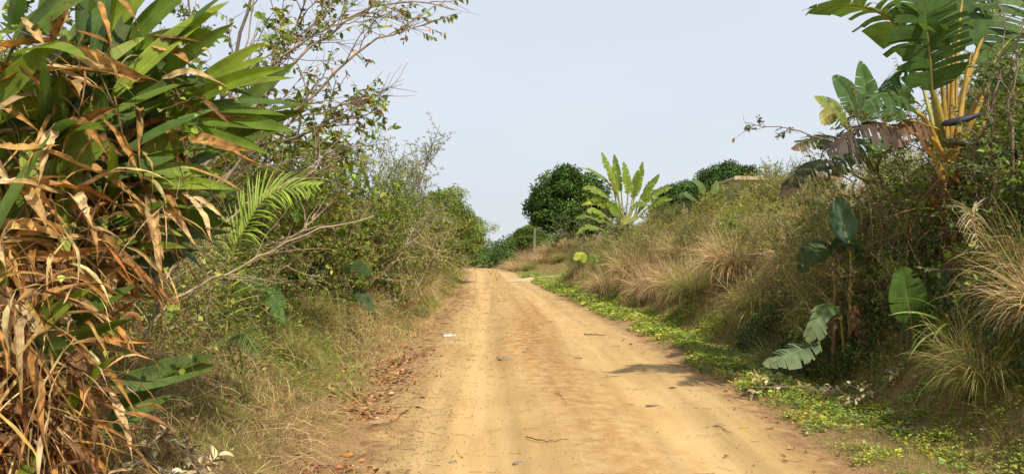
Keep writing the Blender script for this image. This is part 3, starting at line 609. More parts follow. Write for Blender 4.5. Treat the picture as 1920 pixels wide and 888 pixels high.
right = [
 ('dry1', 'shrub', 'shrub', 4.3, 9.2, .62, 'dry twiggy bush round the foot of the shaded leaf stems'),
 ('bush1', 'shrub', 'shrub', 4.2, 10.3, .5, 'low green bush behind the broken leaf'),
 ('vine', 'vine_shrub', 'shrub', 4.9, 7.1, .6, 'green bush beside the broad round leaf'),
 ('dry0', 'shrub', 'shrub', 4.6, 10.6, .95, 'brown tangle behind the broken leaf and the shaded stems'),
 ('bush0', 'shrub', 'shrub', 5.6, 8.0, 1.0, 'leafy green bush over the dry sheaths of the fan palm trunk'),
 ('bush0', 'shrub', 'shrub', 6.0, 11.0, .95, 'green bush with light tips left of the fan palm trunk'),
 ('fine', 'shrub', 'shrub', 5.5, 12.6, .8, 'olive scrub left of the bluish leaf on the bank'),
 ('vine', 'vine_shrub', 'shrub', 5.1, 16.0, .6, 'leafy vine sprawling over the pinkish grass'),
 ('bush0', 'shrub', 'shrub', 5.9, 20.5, .75, 'green bush on the skyline of the near bank'),
 ('bush1', 'shrub', 'shrub', 4.3, 28.5, 1.05, 'green bush that ends the bank at the clearing'),
 ('yellow', 'shrub', 'shrub', 5.4, 29.5, 1.0, 'yellowish bush under the distant fan palm'),
 ('fine', 'shrub', 'shrub', 6.6, 31.0, 1.15, 'olive bush right below the distant fan palm'),
 ('bush0', 'shrub', 'shrub', 4.9, 33.0, 1.15, 'green bush left of the distant fan palm, beside the yellow paddle leaf'),
 ('fine', 'shrub', 'shrub', 3.6, 40.0, .95, 'grey green shrub at the corner of the side track'),
 ('yellow', 'shrub', 'shrub', 8.2, 30.0, 1.1, 'yellow green bush right of the distant fan palm'),
 ('bush1', 'shrub', 'shrub', 10.2, 36.0, 1.1, 'bush on the skyline left of the house roof'),
 ('yellow', 'shrub', 'shrub', 11.6, 36.5, 1.2, 'yellow flowering bush in front of the house wall'),
 ('fine', 'shrub', 'shrub', 13.0, 37.0, 1.2, 'olive bush in front of the middle of the house'),
 ('bush0', 'shrub', 'shrub', 14.6, 38.0, 1.15, 'green bush in front of the right end of the house'),
 ('dry0', 'shrub', 'shrub', 9.6, 18.0, 1.0, 'dry bush high on the bank below the arching leaf'),
 ('bush1', 'shrub', 'shrub', 8.4, 15.2, .6, 'green bush right of the reddish grass, high on the bank'),
 ('yellow', 'shrub', 'shrub', 7.7, 23.0, .9, 'yellow tinged bush among the skyline grasses'),
 ('fine', 'shrub', 'shrub', 5.6, 7.3, 1.25, 'olive bush at the right edge, left of the climbing vine leaves'),
 ('vine', 'vine_shrub', 'shrub', 5.0, 7.9, 0.85, 'green leafy vine bush around the foot of the big fan leaved palm'),
 ('dry1', 'shrub', 'shrub', 5.2, 9.2, 1.30, 'brown twiggy thicket below the drooping dead leaves'),
 ('dry0', 'shrub', 'shrub', 4.5, 9.4, 1.00, 'grey brown twig bush between the round leaf and the torn leaf'),
 ('bush1', 'shrub', 'shrub', 4.4, 8.0, 0.42, 'low dark green bush at the inner edge of the right verge'),
 ('bush0', 'shrub', 'shrub', 4.55, 7.1, 0.36, 'small leafy bush with purple flowers near the bottom right corner'),
 ('bush1', 'shrub', 'shrub', 6.9, 8.6, 1.55, 'tall green bush at the right edge behind the fan palm'),
 ('fine', 'shrub', 'shrub', 6.3, 9.0, 1.75, 'fine leaved bush with upright shoots right of the yellow stalks'),
 ('dry0', 'shrub', 'shrub', 5.1, 6.2, 0.80, 'pale dry bush with bare stems at the right edge'),
 ('bush0', 'shrub', 'shrub', 8.5, 12, 1.72, 'green bush behind the fan palm trunk'),
 ('yellow', 'shrub', 'shrub', 6.6, 13.5, 0.92, 'yellow green bush behind the low bluish leaf'),
 ('dry1', 'shrub', 'shrub', 5.9, 12.3, 1.09, 'dark dry bush left of the low bluish leaf'),
 ('fine', 'shrub', 'shrub', 4.9, 14.2, 0.71, 'small green scrub in the dry grass, nearest of those on the bank face'),
 ('dry0', 'shrub', 'shrub', 5.4, 17.0, 0.92, 'dry purple brown bush in the middle of the grassy bank'),
 ('yellow', 'shrub', 'shrub', 6.3, 19.0, 0.86, 'yellowish bush on the brow of the bank below the house'),
 ('fine', 'shrub', 'shrub', 5.3, 21.5, 0.92, 'olive bush standing in front of the distant fan palm'),
 ('dry1', 'shrub', 'shrub', 4.6, 24.5, 1.03, 'greyish dry bush where the bank meets the creeping grass'),
 ('yellow', 'shrub', 'shrub', 8.8, 26.0, 1.15, 'yellow bush in line with the left corner of the house'),
 ('bush1', 'shrub', 'shrub', 10.6, 28.0, 1.15, 'green bush hiding the wall of the house'),
 ('dry0', 'shrub', 'shrub', 9.0, 22.0, 1.09, 'brown bush among pink grass right of the house corner'),
 ('fine', 'shrub', 'shrub', 12.0, 24.0, 1.15, 'olive bush under the drooping dark leaf on the horizon'),
 ('fine', 'shrub', 'shrub', 3.9, 30, 1.03, 'green bush at the left end of the bank below the far fan palm'),
 ('dry1', 'shrub', 'shrub', 4.2, 36, 1.15, 'bushy grey green shrub beside the side track entrance'),
]
for k_, nm, cat, x_, y_, s_, lab in right: plant(k_, nm, cat, x_, y_, s_, lab, RB)
# background
plant('mango', 'round_tree', 'tree', 7.2, 93, 2.75, 'big round dark green tree left of the far fan palm', sq=(1.05, 1.05, 1.0))
plant('oak', 'small_tree', 'tree', 2.0, 88, 1.15, 'small mid green tree beside the wooden pole')
plant('hedge', 'shrub', 'shrub', 7.6, 78, 1.6, 'low green shrub under the big round tree')
plant('hedge', 'shrub', 'shrub', 9.2, 42, .85, 'green shrub right of the far fan palm')
BT = 'trees on the horizon behind the bank'
plant('mango', 'distant_tree', 'tree', 17.6, 76, 1.75, 'dark rounded tree on the horizon just right of the far fan palm', BT, rz=1, sq=(1, 1, .8))
plant('mango', 'distant_tree', 'tree', 24.5, 85, 2.25, 'larger rounded tree on the horizon left of the house', BT, rz=3)
plant('hedge', 'distant_tree', 'tree', 21.5, 64, 1.6, 'pale green tree peeping over the house roof', BT, rz=3)
plant('hedge', 'distant_tree', 'tree', 29, 66, 1.5, 'spreading tree right of the house on the horizon', BT, rz=5)
plant('mango', 'distant_tree', 'tree', 15.5, 24, .9, 'dark tree at the right edge behind the fan palm stalks', BT, rz=5)
plant('hedge', 'distant_tree', 'tree', 12.2, 58, 1.0, 'dark bush at the foot of the horizon trees', BT, rz=1.4)
# far thicket across the bend of the road
W, Lf = Geo(), Geo(); r = np.random.default_rng(77)
n = 230; fx = r.uniform(-40, 12, n); fy = 112+r.uniform(-3, 16, n)+.12*np.abs(fx)
cx = np.repeat(fx, 260); cy = np.repeat(fy, 260); R = np.repeat(r.uniform(.8, 2.2, n)*(1+.3*np.sin(fx*.3)), 260); q = rsph(r, len(cx))*np.sqrt(r.uniform(.35, 1, (len(cx), 1)))
p = np.stack([cx, cy, height(cx, cy)], 1)+q*R[:, None]*[1.2, 1.2, 1.05]+[0, 0, 1]*R[:, None]*.9
leaves(Lf, p, rsph(r, len(p)), nrm(np.array([.1, -.4, 1])+.6*r.normal(size=p.shape)), .3, .2, np.repeat(pick(r, [(2, (.11, .18, .04)), (1, (.18, .23, .05)), (1, (.07, .12, .03))], n, .15), 260, 0)*np.exp(r.normal(0, .2, (len(p), 1))))
link('distant_woods', Lf.mesh('distant_woods', M['far_leaf']), kind='stuff')
# ---------------------------------------------------------------- helpers for large single leaves
def one_tube(g, pts, rad, sides=8, col=(.2, .2, .1)):
    tubes(g, np.asarray(pts)[None], np.asarray(rad)[None], sides, np.array([col]))
def fan_leaf(parent, pet, bl, hw, nrmv, r, col, tip=None, tear=.3, fold=.3, droop=.25, pr=(.032, .014), pcol=(.42, .30, .06), gap=.5, label=None, S=44, root=None):
    "one long paddle leaf: blade torn into strips, with its stalk and midrib as a sub-part"
    B = spline(bl, 60); tt = np.linspace(0, 1, 60); T = nrm(np.gradient(B, axis=0))
    Nv = np.array(nrmv, float); Sd = nrm(np.cross(T, Nv)); Nn = np.cross(Sd, T)
    ev = lambda A, t: np.stack([np.interp(t, tt, A[:, k]) for k in range(3)], -1)
    g = Geo(); U = np.linspace(0, 1, 5); col = np.array(col); tip = col if tip is None else np.array(tip)
    for s in (-1, 1):
        k = 0
        while k < S:
            tr_ = tear*.85
            m = min(S-k, 1+int(r.exponential(1.0/max(tr_, .02)))) if tear > 0 else S
            ks = np.arange(k, k+m+1)/S; tc = ks.mean(); fo = fold+r.normal(0, .22)*min(1, tear*1.6); gp = gap*r.uniform(.2, 1)*(tear > .05)/max(1, m*.7); dr_ = droop*r.uniform(.6, 1.5); le = 1-(.4*r.uniform()*(r.uniform() < tear*.8))
            tp = tc+(ks[:, None]-tc)*(1-gp*U[None]**1.5)
            w = hw*np.clip(np.sin(PI*np.clip(ks, 0.0, 1)**.66), 0, 1)**.62*le
            w = np.maximum(w, .01)[:, None]
            fw = (.30+.25*ks[:, None])*U[None]*w
            ph = fo*(1-.3*U[None])
            pos = ev(B, tp.ravel()).reshape(len(ks), 5, 3); t_ = ev(T, tp.ravel()).reshape(len(ks), 5, 3); s_ = ev(Sd, tp.ravel()).reshape(len(ks), 5, 3); n_ = ev(Nn, tp.ravel()).reshape(len(ks), 5, 3)
            v = pos+s_*(s*w*U*np.cos(ph))[..., None]+n_*(w*U*np.sin(ph))[..., None]+t_*fw[..., None]
            v[..., 2] -= dr_*w*U**2
            idx = np.arange(len(ks)*5).reshape(-1, 5); q = np.stack([idx[:-1, :-1], idx[:-1, 1:], idx[1:, 1:], idx[1:, :-1]], -1).reshape(-1, 4)
            f = np.clip((ks[:, None]**3+U[None]**4*.35), 0, 1)[..., None]
            c = (col*(1-f)+tip*f)*r.uniform(.85, 1.15)
            g.add(v, q, None, c.reshape(-1, 3), np.stack(np.broadcast_arrays(tp, s*U[None]), -1)); k += m
    lf = link('leaf', g.mesh('leaf', M['fan']), parent)
    if label: lf['label'] = label
    g = Geo()
    if pet is not None:
        Pp = spline(pet, 18); rad = pr[0]*(1-np.linspace(0, 1, 18)**.6)+pr[1]
    else: Pp = B[:1]; rad = np.array([pr[1]])
    allp = np.vstack([Pp[:-1], B[:-1]-Nn[:-1]*pr[1]*.4]) if pet is not None else B-Nn*pr[1]*.4
    rr = np.concatenate([rad[:-1], pr[1]*(1-.93*np.linspace(0, 1, 59))]) if pet is not None else pr[1]*(1-.93*np.linspace(0, 1, 60))
    one_tube(g, allp, rr, 8, pcol)
    link('stalk', g.mesh('stalk', M['stalk']), lf); return lf
def frond(parent, ctrl, ll, n, r, col, bend=.8, hw=.009, up=(0, -.3, 1), tip=None, pcol=(.25, .28, .06)):
    B = spline(ctrl, 40); T = nrm(np.gradient(B, axis=0)); Sd = nrm(np.cross(T, np.array(up, float)))
    g = Geo(); t = np.repeat(np.linspace(.12, 1, n), 2); s = np.tile([-1, 1], n)[:, None]; i = (t*39).astype(int)
    L = ll*np.sin(PI*np.clip(t*.85+.12, 0, 1))**.6*r.uniform(.85, 1.1, 2*n)
    d = T[i]*(.55+.5*t[:, None])+Sd[i]*s+np.array(up)*.15+r.normal(0, .06, (2*n, 3))
    c = np.array(col)*np.exp(r.normal(0, .15, (2*n, 1)))
    ribbons(g, B[i]+0., d, L, hw, bend*r.uniform(.6, 1.4, 2*n), S=5, col=c, tipcol=c*1.1 if tip is None else c*0+np.array(tip), side=np.cross(d, np.array(up))+r.normal(0, .2, (2*n, 3)), prof='grass', r=r, across=3, fold=.4)
    lf = link('frond', g.mesh('frond', M['leaf']), parent)
    g = Geo(); one_tube(g, B, .012*(1-.85*np.linspace(0, 1, 40)), 6, pcol); link('stalk', g.mesh('stalk', M['stalk']), lf); return lf

# ---------------------------------------------------------------- left foreground: tall broad leaved canes with withered leaves
GG = [(.15, .23, .025), (.20, .29, .03), (.11, .18, .025), (.25, .33, .045), (.09, .16, .04)]
DD = [(.60, .37, .12), (.68, .47, .20), (.46, .26, .09), (.72, .54, .28), (.24, .13, .06), (.56, .30, .09)]
# each cane: ground x, y, then two points it passes (photo px, py, depth); labels single them out
CANES = [
 ((-3.0, 4.5), (230, 330, 4.3), (345, 185, 4.2), 'cane whose green pointed leaves fan out to the right against the bare branches'),
 ((-3.2, 4.3), (160, 300, 4.2), (290, 90, 4.2), 'cane with long glossy leaves rising to the top edge beside the bare branches'),
 ((-2.9, 3.9), (90, 260, 3.8), (150, 60, 3.8), 'tall dark leaved cane behind the upper withered orange leaves'),
 ((-3.1, 3.6), (-60, 260, 3.6), (30, 60, 3.7), 'cane at the top left corner with leaves pointing right'),
 ((-2.7, 4.2), (200, 430, 4.1), (320, 300, 4.1), 'low arching cane whose leaves hang over the green palm frond'),
 ((-2.6, 3.7), (60, 480, 3.7), (140, 350, 3.7), 'shaded cane with one broad leaf hanging in the middle of the dead leaves'),
 ((-2.35, 3.45), (0, 700, 3.4), (60, 560, 3.4), 'withered cane at the left edge with dry straps and one green hanging leaf'),
 ((-2.15, 3.6), (80, 800, 3.5), (150, 640, 3.5), 'short mostly dead cane at the bottom left, its straps falling over the verge'),
 ((-2.6, 3.3), (-60, 640, 3.3), (-20, 420, 3.3), 'dead leaved cane at the far left edge, halfway up'),
]
cane_obj = []; cane_pts = []
r = np.random.default_rng(5)
for i, (gxy, a, b, lab) in enumerate(CANES):
    z0 = float(height(*gxy)); root = np.array([gxy[0], gxy[1], z0-.03]); pa, pb = P(*a), P(*b)
    t = thing('broad_leaved_plant', 'tall broad '+lab if False else 'broad leaved '+lab, 'plant', root, group='broad leaved plants at the left of the road')
    pts = spline([root, root*.45+pa*.55+[0, 0, .05], pa, pb], 24); cane_obj.append(t); cane_pts.append(pts)
    g = Geo(); one_tube(g, pts-root, np.linspace(.022, .008, 24), 8, (.12, .14, .04)); link('stem', g.mesh('stem', M['stalk']), t)
def nearest_cane(p):
    ds = [np.min(np.linalg.norm(c-p, axis=1)) for c in cane_pts]; return int(np.argmin(ds))
counts = {}
def strap(start, end, hw, bend, kind, r, col, own=None, twist=0, wob=.05, fold=.25, up=(.35, -.65, .75), lenf=1.04):
    i = nearest_cane(start) if own is None else own; o = cane_obj[i]; base = np.array(o.location)
    d = end-start; L = np.linalg.norm(d)*lenf; dn = d/np.linalg.norm(d)+np.array([0, 0, bend*.5])
    nv = np.array(up)+r.normal(0, .35, 3); sd = np.cross(dn, nv)
    g = Geo(); dead = kind != 'leaf'
    for _ in range(3):
        e = np.zeros(3); q = nrm(dn)
        for k in range(12): e = e+q/12; q = nrm(q+np.array([0, 0, -bend/12]))
        dn = dn if own is not None else nrm(dn)+(d/np.linalg.norm(d)-e/np.linalg.norm(e))
        L = L if own is not None else np.linalg.norm(d)/np.linalg.norm(e)
    col = np.array([col]); tip = col*([.9, .8, .7] if dead else [1.15, 1.08, .9])
    ribbons(g, (start-base)[None], dn[None], L, hw*(1 if dead else 1.05), bend, S=14 if dead else 12, side=sd[None], col=col, tipcol=tip, prof='dead' if dead else 'lance', twist=twist, wob=wob, r=r, across=5, fold=fold)
    link(kind, g.mesh(kind, M['dead' if dead else 'blade']), o); counts[(i, kind)] = counts.get((i, kind), 0)+1
def dep(px, py): return 4.15 if px > 330 else 3.5+.55*max(0, min(1, px/330))+.25*max(0, (450-py)/450)
HG = [ # green leaves: start px,py  end px,py  half width
 (330, 190, 500, 82, .04), (340, 185, 500, 104, .038), (345, 190, 533, 122, .04), (330, 185, 556, 155, .042), (345, 200, 565, 194, .034), (340, 207, 540, 212, .036), (325, 226, 552, 246, .052),
 (300, 245, 470, 265, .034), (290, 150, 435, 38, .04), (280, 120, 430, -12, .06), (200, 190, 420, -8, .075), (215, 120, 380, -60, .07), (150, 190, 215, -60, .10), (190, 60, 300, -60, .07),
 (330, 240, 500, 300, .035), (250, 300, 430, 280, .045), (250, 330, 425, 322, .05), (270, 350, 440, 352, .035), (345, 330, 418, 368, .03), (200, 385, 385, 395, .04), (180, 410, 345, 440, .035),
 (60, 370, 110, 140, .09), (110, 420, 170, 190, .08), (150, 330, 195, 150, .08), (0, 240, 105, 145, .085), (-40, 70, 60, 48, .035), (-30, 130, 120, 100, .04), (120, 190, 290, 100, .075),
 (240, 330, 345, 230, .05), (120, 395, 124, 490, .03), (60, 605, 46, 722, .027), (20, 270, 70, 150, .06), (0, 330, 45, 230, .05), (10, 60, 30, -50, .05), (80, 60, 110, -60, .06), (-20, 500, 100, 420, .05),
 (100, 560, 210, 560, .03), (20, 640, 120, 560, .04), (100, 800, 190, 770, .03), (70, 840, 60, 930, .04), (10, 860, 90, 820, .035), (130, 500, 300, 440, .045), (140, 640, 250, 600, .025), (230, 470, 350, 470, .03),
 (150, 270, 330, 190, .05), (170, 240, 370, 150, .05), (210, 300, 410, 215, .045), (160, 350, 330, 300, .05), (100, 330, 200, 260, .06), (60, 160, 160, 40, .07), (240, 90, 420, 60, .045), (300, 205, 455, 150, .04),
 (40, 480, 160, 400, .06), (110, 470, 240, 400, .05), (0, 420, 90, 350, .06), (190, 440, 320, 380, .045),
]
for sx, sy, ex, ey, hw in HG:
    y1 = dep(sx, sy)-.12+r.uniform(-.05, .25)*(sx < 250); y2 = dep(ex, ey)+r.uniform(-.25, .1)
    strap(P(sx, sy, y1+.1), P(ex, ey, y2), hw, r.uniform(.1, .55) if ey < sy+20 else .35, 'leaf', r, np.array(GG[r.integers(5)])*r.uniform(.9, 1.25), fold=.3, up=(.45, -.9, .45) if sx > 250 else (.35, -.8, .6))
HD = [ # withered leaves
 (-20, 88, 140, 95, .035), (120, 88, 290, 165, .04), (-20, 155, 130, 130, .03), (120, 132, 290, 160, .035), (60, 130, 250, 145, .03), (190, 225, 285, 345, .02), (110, 228, 200, 270, .035), (-20, 275, 100, 290, .04),
 (40, 278, 200, 330, .03), (-20, 345, 130, 350, .045), (60, 345, 250, 392, .035), (40, 340, 85, 400, .03), (40, 350, 100, 430, .025), (280, 60, 400, 75, .025), (280, 80, 360, 105, .03), (300, 145, 425, 165, .025),
 (330, 265, 470, 300, .03), (400, 270, 500, 325, .018), (370, 180, 430, 240, .02), (310, 190, 365, 215, .02), (340, 360, 420, 470, .016), (360, 370, 430, 400, .015), (300, 240, 325, 260, .02),
 (150, 635, 305, 655, .022), (150, 620, 290, 600, .018), (100, 560, 230, 590, .03), (80, 520, 210, 540, .035), (0, 530, 190, 515, .03), (150, 500, 230, 590, .03), (0, 560, 60, 610, .03), (90, 100, 120, 0, .03), (95, 60, 150, -30, .035),
 (110, 130, 190, 200, .03), (30, 30, 90, 90, .025), (180, 0, 200, 90, .022), (200, -20, 235, 45, .015), (185, 250, 215, 300, .025), (110, 230, 60, 340, .03), (-20, 430, 120, 440, .035), (30, 440, 200, 470, .03), (40, 480, 230, 500, .03),
 (120, 690, 150, 860, .022), (60, 720, 200, 760, .03), (0, 700, 140, 720, .025), (130, 710, 240, 740, .022), (210, 720, 235, 870, .02), (180, 740, 190, 900, .018), (100, 730, 80, 880, .02), (-10, 760, 60, 880, .03), (30, 600, 90, 700, .035), (150, 560, 200, 680, .03), (120, 590, 170, 700, .035),
]
for sx, sy, ex, ey, hw in HD:
    y1 = dep(sx, sy)-.12; strap(P(sx, sy, y1), P(ex, ey, dep(ex, ey)-.22+r.uniform(-.1, .05)), hw*r.uniform(1.0, 1.35), r.uniform(.05, .7), 'dead_leaf', r, np.array(DD[r.integers(6)])*r.uniform(.9, 1.15), twist=r.uniform(-1.8, 1.8), wob=.28, fold=r.uniform(.35, .9), up=(.4, -.7, .6))
# fill: withered leaves and live leaves along every cane
for i, pts in enumerate(cane_pts):
    low = CANES[i][1][1] > 400
    for k in range(40 if low else 13):
        t = r.uniform(.3, 1) if not low else r.uniform(.15, 1); p = pts[int(t*23)]; L = r.uniform(.3, .75)
        dd = np.array([r.uniform(-.5, .6 if low else 1.1), r.uniform(-.9, .3), r.uniform(-.5, .3)]); dd /= np.linalg.norm(dd)
        strap(p, p+dd*L*.8+[0, 0, -L*.35], r.uniform(.018, .042), r.uniform(.4, 1.5), 'dead_leaf', r, np.array(DD[r.integers(6)])*r.uniform(.6, 1.1), own=i, twist=r.uniform(-1.8, 1.8), wob=.22, fold=r.uniform(.3, .95), lenf=1.15)
    for k in range(4 if low else 15):
        t = r.uniform(.35, 1); p = pts[int(t*23)]; L = r.uniform(.4, .75)
        dd = np.array([r.uniform(-.6, 1.0), r.uniform(-.5, .7), r.uniform(-.1, 1.1)]); dd /= np.linalg.norm(dd)
        strap(p, p+dd*L, r.uniform(.03, .06), r.uniform(.2, 1.0), 'leaf', r, np.array(GG[r.integers(5)])*r.uniform(.6, 1), own=i)
    for k in range(4 if low else 16):   # leaves further in, shade of the interior put into their darker green
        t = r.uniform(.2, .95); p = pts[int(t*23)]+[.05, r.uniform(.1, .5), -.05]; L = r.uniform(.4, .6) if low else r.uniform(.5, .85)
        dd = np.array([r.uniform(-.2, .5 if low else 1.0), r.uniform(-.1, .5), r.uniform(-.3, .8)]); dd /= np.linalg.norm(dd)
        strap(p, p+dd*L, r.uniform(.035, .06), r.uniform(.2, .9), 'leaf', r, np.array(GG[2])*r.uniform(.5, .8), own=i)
    # shredded strips, too many to count
    g = Geo(); o = cane_obj[i]; n = 210 if low else 90; tq = r.uniform(.05 if low else .3, 1, n); idx = (tq*23).astype(int)
    st = pts[idx]-np.array(o.location)+r.normal(0, .13 if low else .09, (n, 3))+([.08, -.1, 0] if low else [0, 0, 0])
    dd = rsph(r, n)*[1, 1, .7]+([.2, -.2, -.25] if low else [.4, -.1, -.5])
    ribbons(g, st, dd, r.uniform(.12, .5, n), r.uniform(.003, .014, n), r.uniform(.4, 2.6, n), S=7, col=pick(r, [(1, c) for c in DD], n, .2)*(.9 if low else .7), prof='dead', twist=r.normal(0, 2, n), wob=.35, r=r, across=3, fold=.5, side=rsph(r, n))
    link('dead_foliage', g.mesh('dead_foliage', M['dead']), o, kind='stuff')
# thin climbing tendrils over them
g = Geo(); n = 60; st = np.array([P(r.uniform(0, 420), r.uniform(60, 700), r.uniform(3.4, 4.0)) for _ in range(n)])
pts = grow(r, st, rsph(r, n)+[0, 0, -.5], r.uniform(.2, .7, n), 14, .45, -1.5); tubes(g, pts, np.full((n, 15), .0018), 3, pick(r, [(1, (.30, .22, .12)), (1, (.22, .2, .08))], n))
p = pts[:, ::3].reshape(-1, 3); m = r.uniform(0, 1, len(p)) < .35; p = p[m]
leaves(g, p, rsph(r, len(p))+[0, 0, -.3], rsph(r, len(p))*.5+[.2, -.8, .4], r.uniform(.02, .045, len(p)), r.uniform(.02, .04, len(p)), pick(r, FRESH, len(p), .2))
link('climbing_tendrils', g.mesh('climbing_tendrils', M['leaf']), kind='stuff')

# ---------------------------------------------------------------- bare leaning trees behind them
def limbs_tree(name, label, base, ctrls, r, r0, lev, leafspec, pal, bark, group=None):
    t = thing(name, label, 'tree', base, group=group); b = np.array(base); W, Lf = Geo(), Geo(); bark = np.array(bark)
    K = 16; pts = np.stack([spline([P(*c) if isinstance(c, tuple) else c for c in ct], K) for ct in ctrls])-b
    pts[:, 1:-1] += r.normal(0, .02, (len(pts), K-2, 3))
    trunk = Geo(); tubes(trunk, pts[:1], r0*1.3*np.linspace(1, .25, K)[None], 8, bark[None]); link('trunk', trunk.mesh('trunk', M['bark']), t)
    tubes(W, pts[1:], r0*np.linspace(1, .3, K)[None]*r.uniform(.7, 1.1, (len(pts)-1, 1)), 6, bark*r.uniform(.9, 1.15, (len(pts)-1, 1)))
    rad = r0*.35; prev = pts
    for per, L, sp, lf in lev:
        s, dd, par, tq = sprout(r, prev, per, .25, 1, sp, .9); prev = grow(r, s, dd, L*r.uniform(.5, 1.2, len(s))*(1.2-.5*tq), 6, .16, lf)
        tubes(W, prev, rad*np.linspace(1, .4, 7)[None]*np.ones((len(s), 1)), 3, bark*r.uniform(.7, 1.15, (len(s), 1))); rad *= .55
    link('branches', W.mesh('branches', M['bark']), t)
    ll, lw, per, frac = leafspec; keep = r.uniform(0, 1, len(prev)) < frac; pv = prev[keep]
    p, dd, par, tq = sprout(r, pv, per, .2, 1, .8, .6); n = len(p)
    LL = ll*r.uniform(.6, 1.2, n); leaves(Lf, p, dd+[0, 0, -.7], rsph(r, n)*.8+[.1, -.4, .5], LL, LL*lw*2, pick(r, pal, n, .25)*np.exp(r.normal(0, .2, len(pv)))[par][:, None])
    link('crown', Lf.mesh('crown', M['leaf']), t); return t
r = np.random.default_rng(8)
TP = [(3, (.13, .20, .03)), (2, (.20, .25, .04)), (1, (.36, .28, .05)), (.5, (.42, .2, .05))]
bx, by = -4.6, 8.2; b0 = (bx, by, float(height(bx, by))-.05); bb = np.array(b0)
limbs_tree('leaning_tree', 'thin tree with pale bare branches leaning right over the thicket towards the road', b0, [
 [bb, (330, 430, 8.2), (460, 290, 8.1), (590, 175, 8.0), (700, 75, 7.9), (790, 25, 7.8)],
 [bb, (300, 420, 8.4), (430, 230, 8.5), (520, 120, 8.6), (600, 10, 8.7), (640, -90, 8.8)],
 [bb, (290, 430, 8.2), (400, 250, 8.3), (450, 100, 8.2), (480, -60, 8.2)],
 [bb, (340, 400, 8.2), (490, 265, 8.4), (610, 205, 8.5), (690, 175, 8.6)],
 [bb, (320, 400, 8.2), (500, 170, 8.3), (610, 60, 8.3), (740, 0, 8.2), (850, 15, 8.1)],
 [bb, (300, 400, 8.2), (470, 200, 8.0), (540, 90, 7.9), (690, 10, 7.8), (720, -60, 7.8)],
 [bb, (320, 420, 8.3), (450, 320, 8.5), (560, 300, 8.6), (640, 285, 8.7)]], r, .022, [(12, .85, .55, .2), (6, .42, .6, .1)], (.075, .27, 6, .42), TP, (.34, .27, .19))
bx, by = -5.2, 10.5; b0 = (bx, by, float(height(bx, by))-.05); bb = np.array(b0)
limbs_tree('leafy_tree', 'leafier thin tree at the top of the photo behind the pale leaning one', b0, [
 [bb, (380, 300, 10.5), (430, 120, 10.4), (470, -20, 10.3), (500, -120, 10.3)],
 [bb, (400, 300, 10.5), (500, 140, 10.6), (560, 30, 10.8), (600, -80, 11)],
 [bb, (420, 320, 10.4), (540, 260, 10.2), (610, 230, 10.1), (660, 215, 10)],
 [bb, (330, 300, 10.5), (340, 120, 10.8), (350, -50, 11)]], r, .035, [(12, .8, .7, .2), (8, .4, .8, 0)], (.085, .28, 9, .75), TP, (.2, .16, .12))
# long dead branches lying through the thicket
DB = [[(250, 640, 6.3), (330, 560, 6.4), (440, 505, 6.5), (560, 445, 6.6), (700, 405, 6.9)], [(380, 520, 7.2), (470, 470, 7.2), (560, 440, 7.3), (590, 400, 7.4)], [(420, 420, 7.6), (480, 370, 7.6), (570, 330, 7.6), (600, 300, 7.7)], [(230, 720, 5.2), (290, 600, 5.3), (330, 480, 5.5)]]
DBL = ['long pale dead branch slanting up through the left thicket', 'short forked dead branch beside the base of the palm frond', 'smooth pale dead limb just above the palm frond', 'dead upright branch in the shade of the withered leaves']
for ct, lab in zip(DB, DBL):
    p = spline([P(*c) for c in ct], 18); p[1:-1] += r.normal(0, .012, (16, 3)); g = Geo(); tubes(g, p[None]-p[0], .016*np.linspace(1, .35, 18)[None], 6, np.array([(.42, .32, .21)]))
    s, dd, par, tq = sprout(r, p[None]-p[0], 14, .3, 1, .6, 1); q = grow(r, s, dd, r.uniform(.2, .7, 14), 6, .15, 0); tubes(g, q, .005*np.linspace(1, .4, 7)[None]*np.ones((14, 1)), 4, np.full((14, 3), .3)*[1.1, .8, .55])
    o = link('dead_branch', g.mesh('dead_branch', M['bark']), loc=p[0]); tag(o, lab, 'branch', 'dead branches in the left thicket')

# palm seedling with the bright frond ---------------------------------------
r = np.random.default_rng(9); pb = P(425, 560, 7.2); pb[2] = height(pb[0], pb[1])
t = thing('palm_seedling', 'young palm with a bright yellow green frond in front of the left thicket', 'palm', pb); R_ = lambda *a: P(*a)-pb
frond(t, [[0, 0, 0], R_(432, 500, 7.2), R_(458, 430, 7.1), R_(505, 365, 7.0), R_(592, 348, 6.9)], .44, 52, r, (.28, .38, .045), hw=.013, bend=.7, up=(.1, -.55, .6))
frond(t, [[0, 0, 0], R_(400, 520, 7.3), R_(420, 440, 7.4), R_(470, 400, 7.5)], .28, 30, r, (.12, .18, .03))
pb = P(470, 700, 6.3); pb[2] = height(pb[0], pb[1]); t = thing('palm_seedling', 'small dark palm seedling drooping low on the left bank', 'palm', pb); 
frond(t, [[0, 0, 0], R_(450, 640, 6.3), R_(460, 625, 6.2), R_(488, 665, 6.1)], .22, 26, r, (.10, .15, .03), bend=1.5); frond(t, [[0, 0, 0], R_(430, 650, 6.3), R_(425, 640, 6.2), R_(415, 670, 6.0)], .18, 20, r, (.16, .16, .05), bend=1.5)
t['group'] = 'palm seedlings'
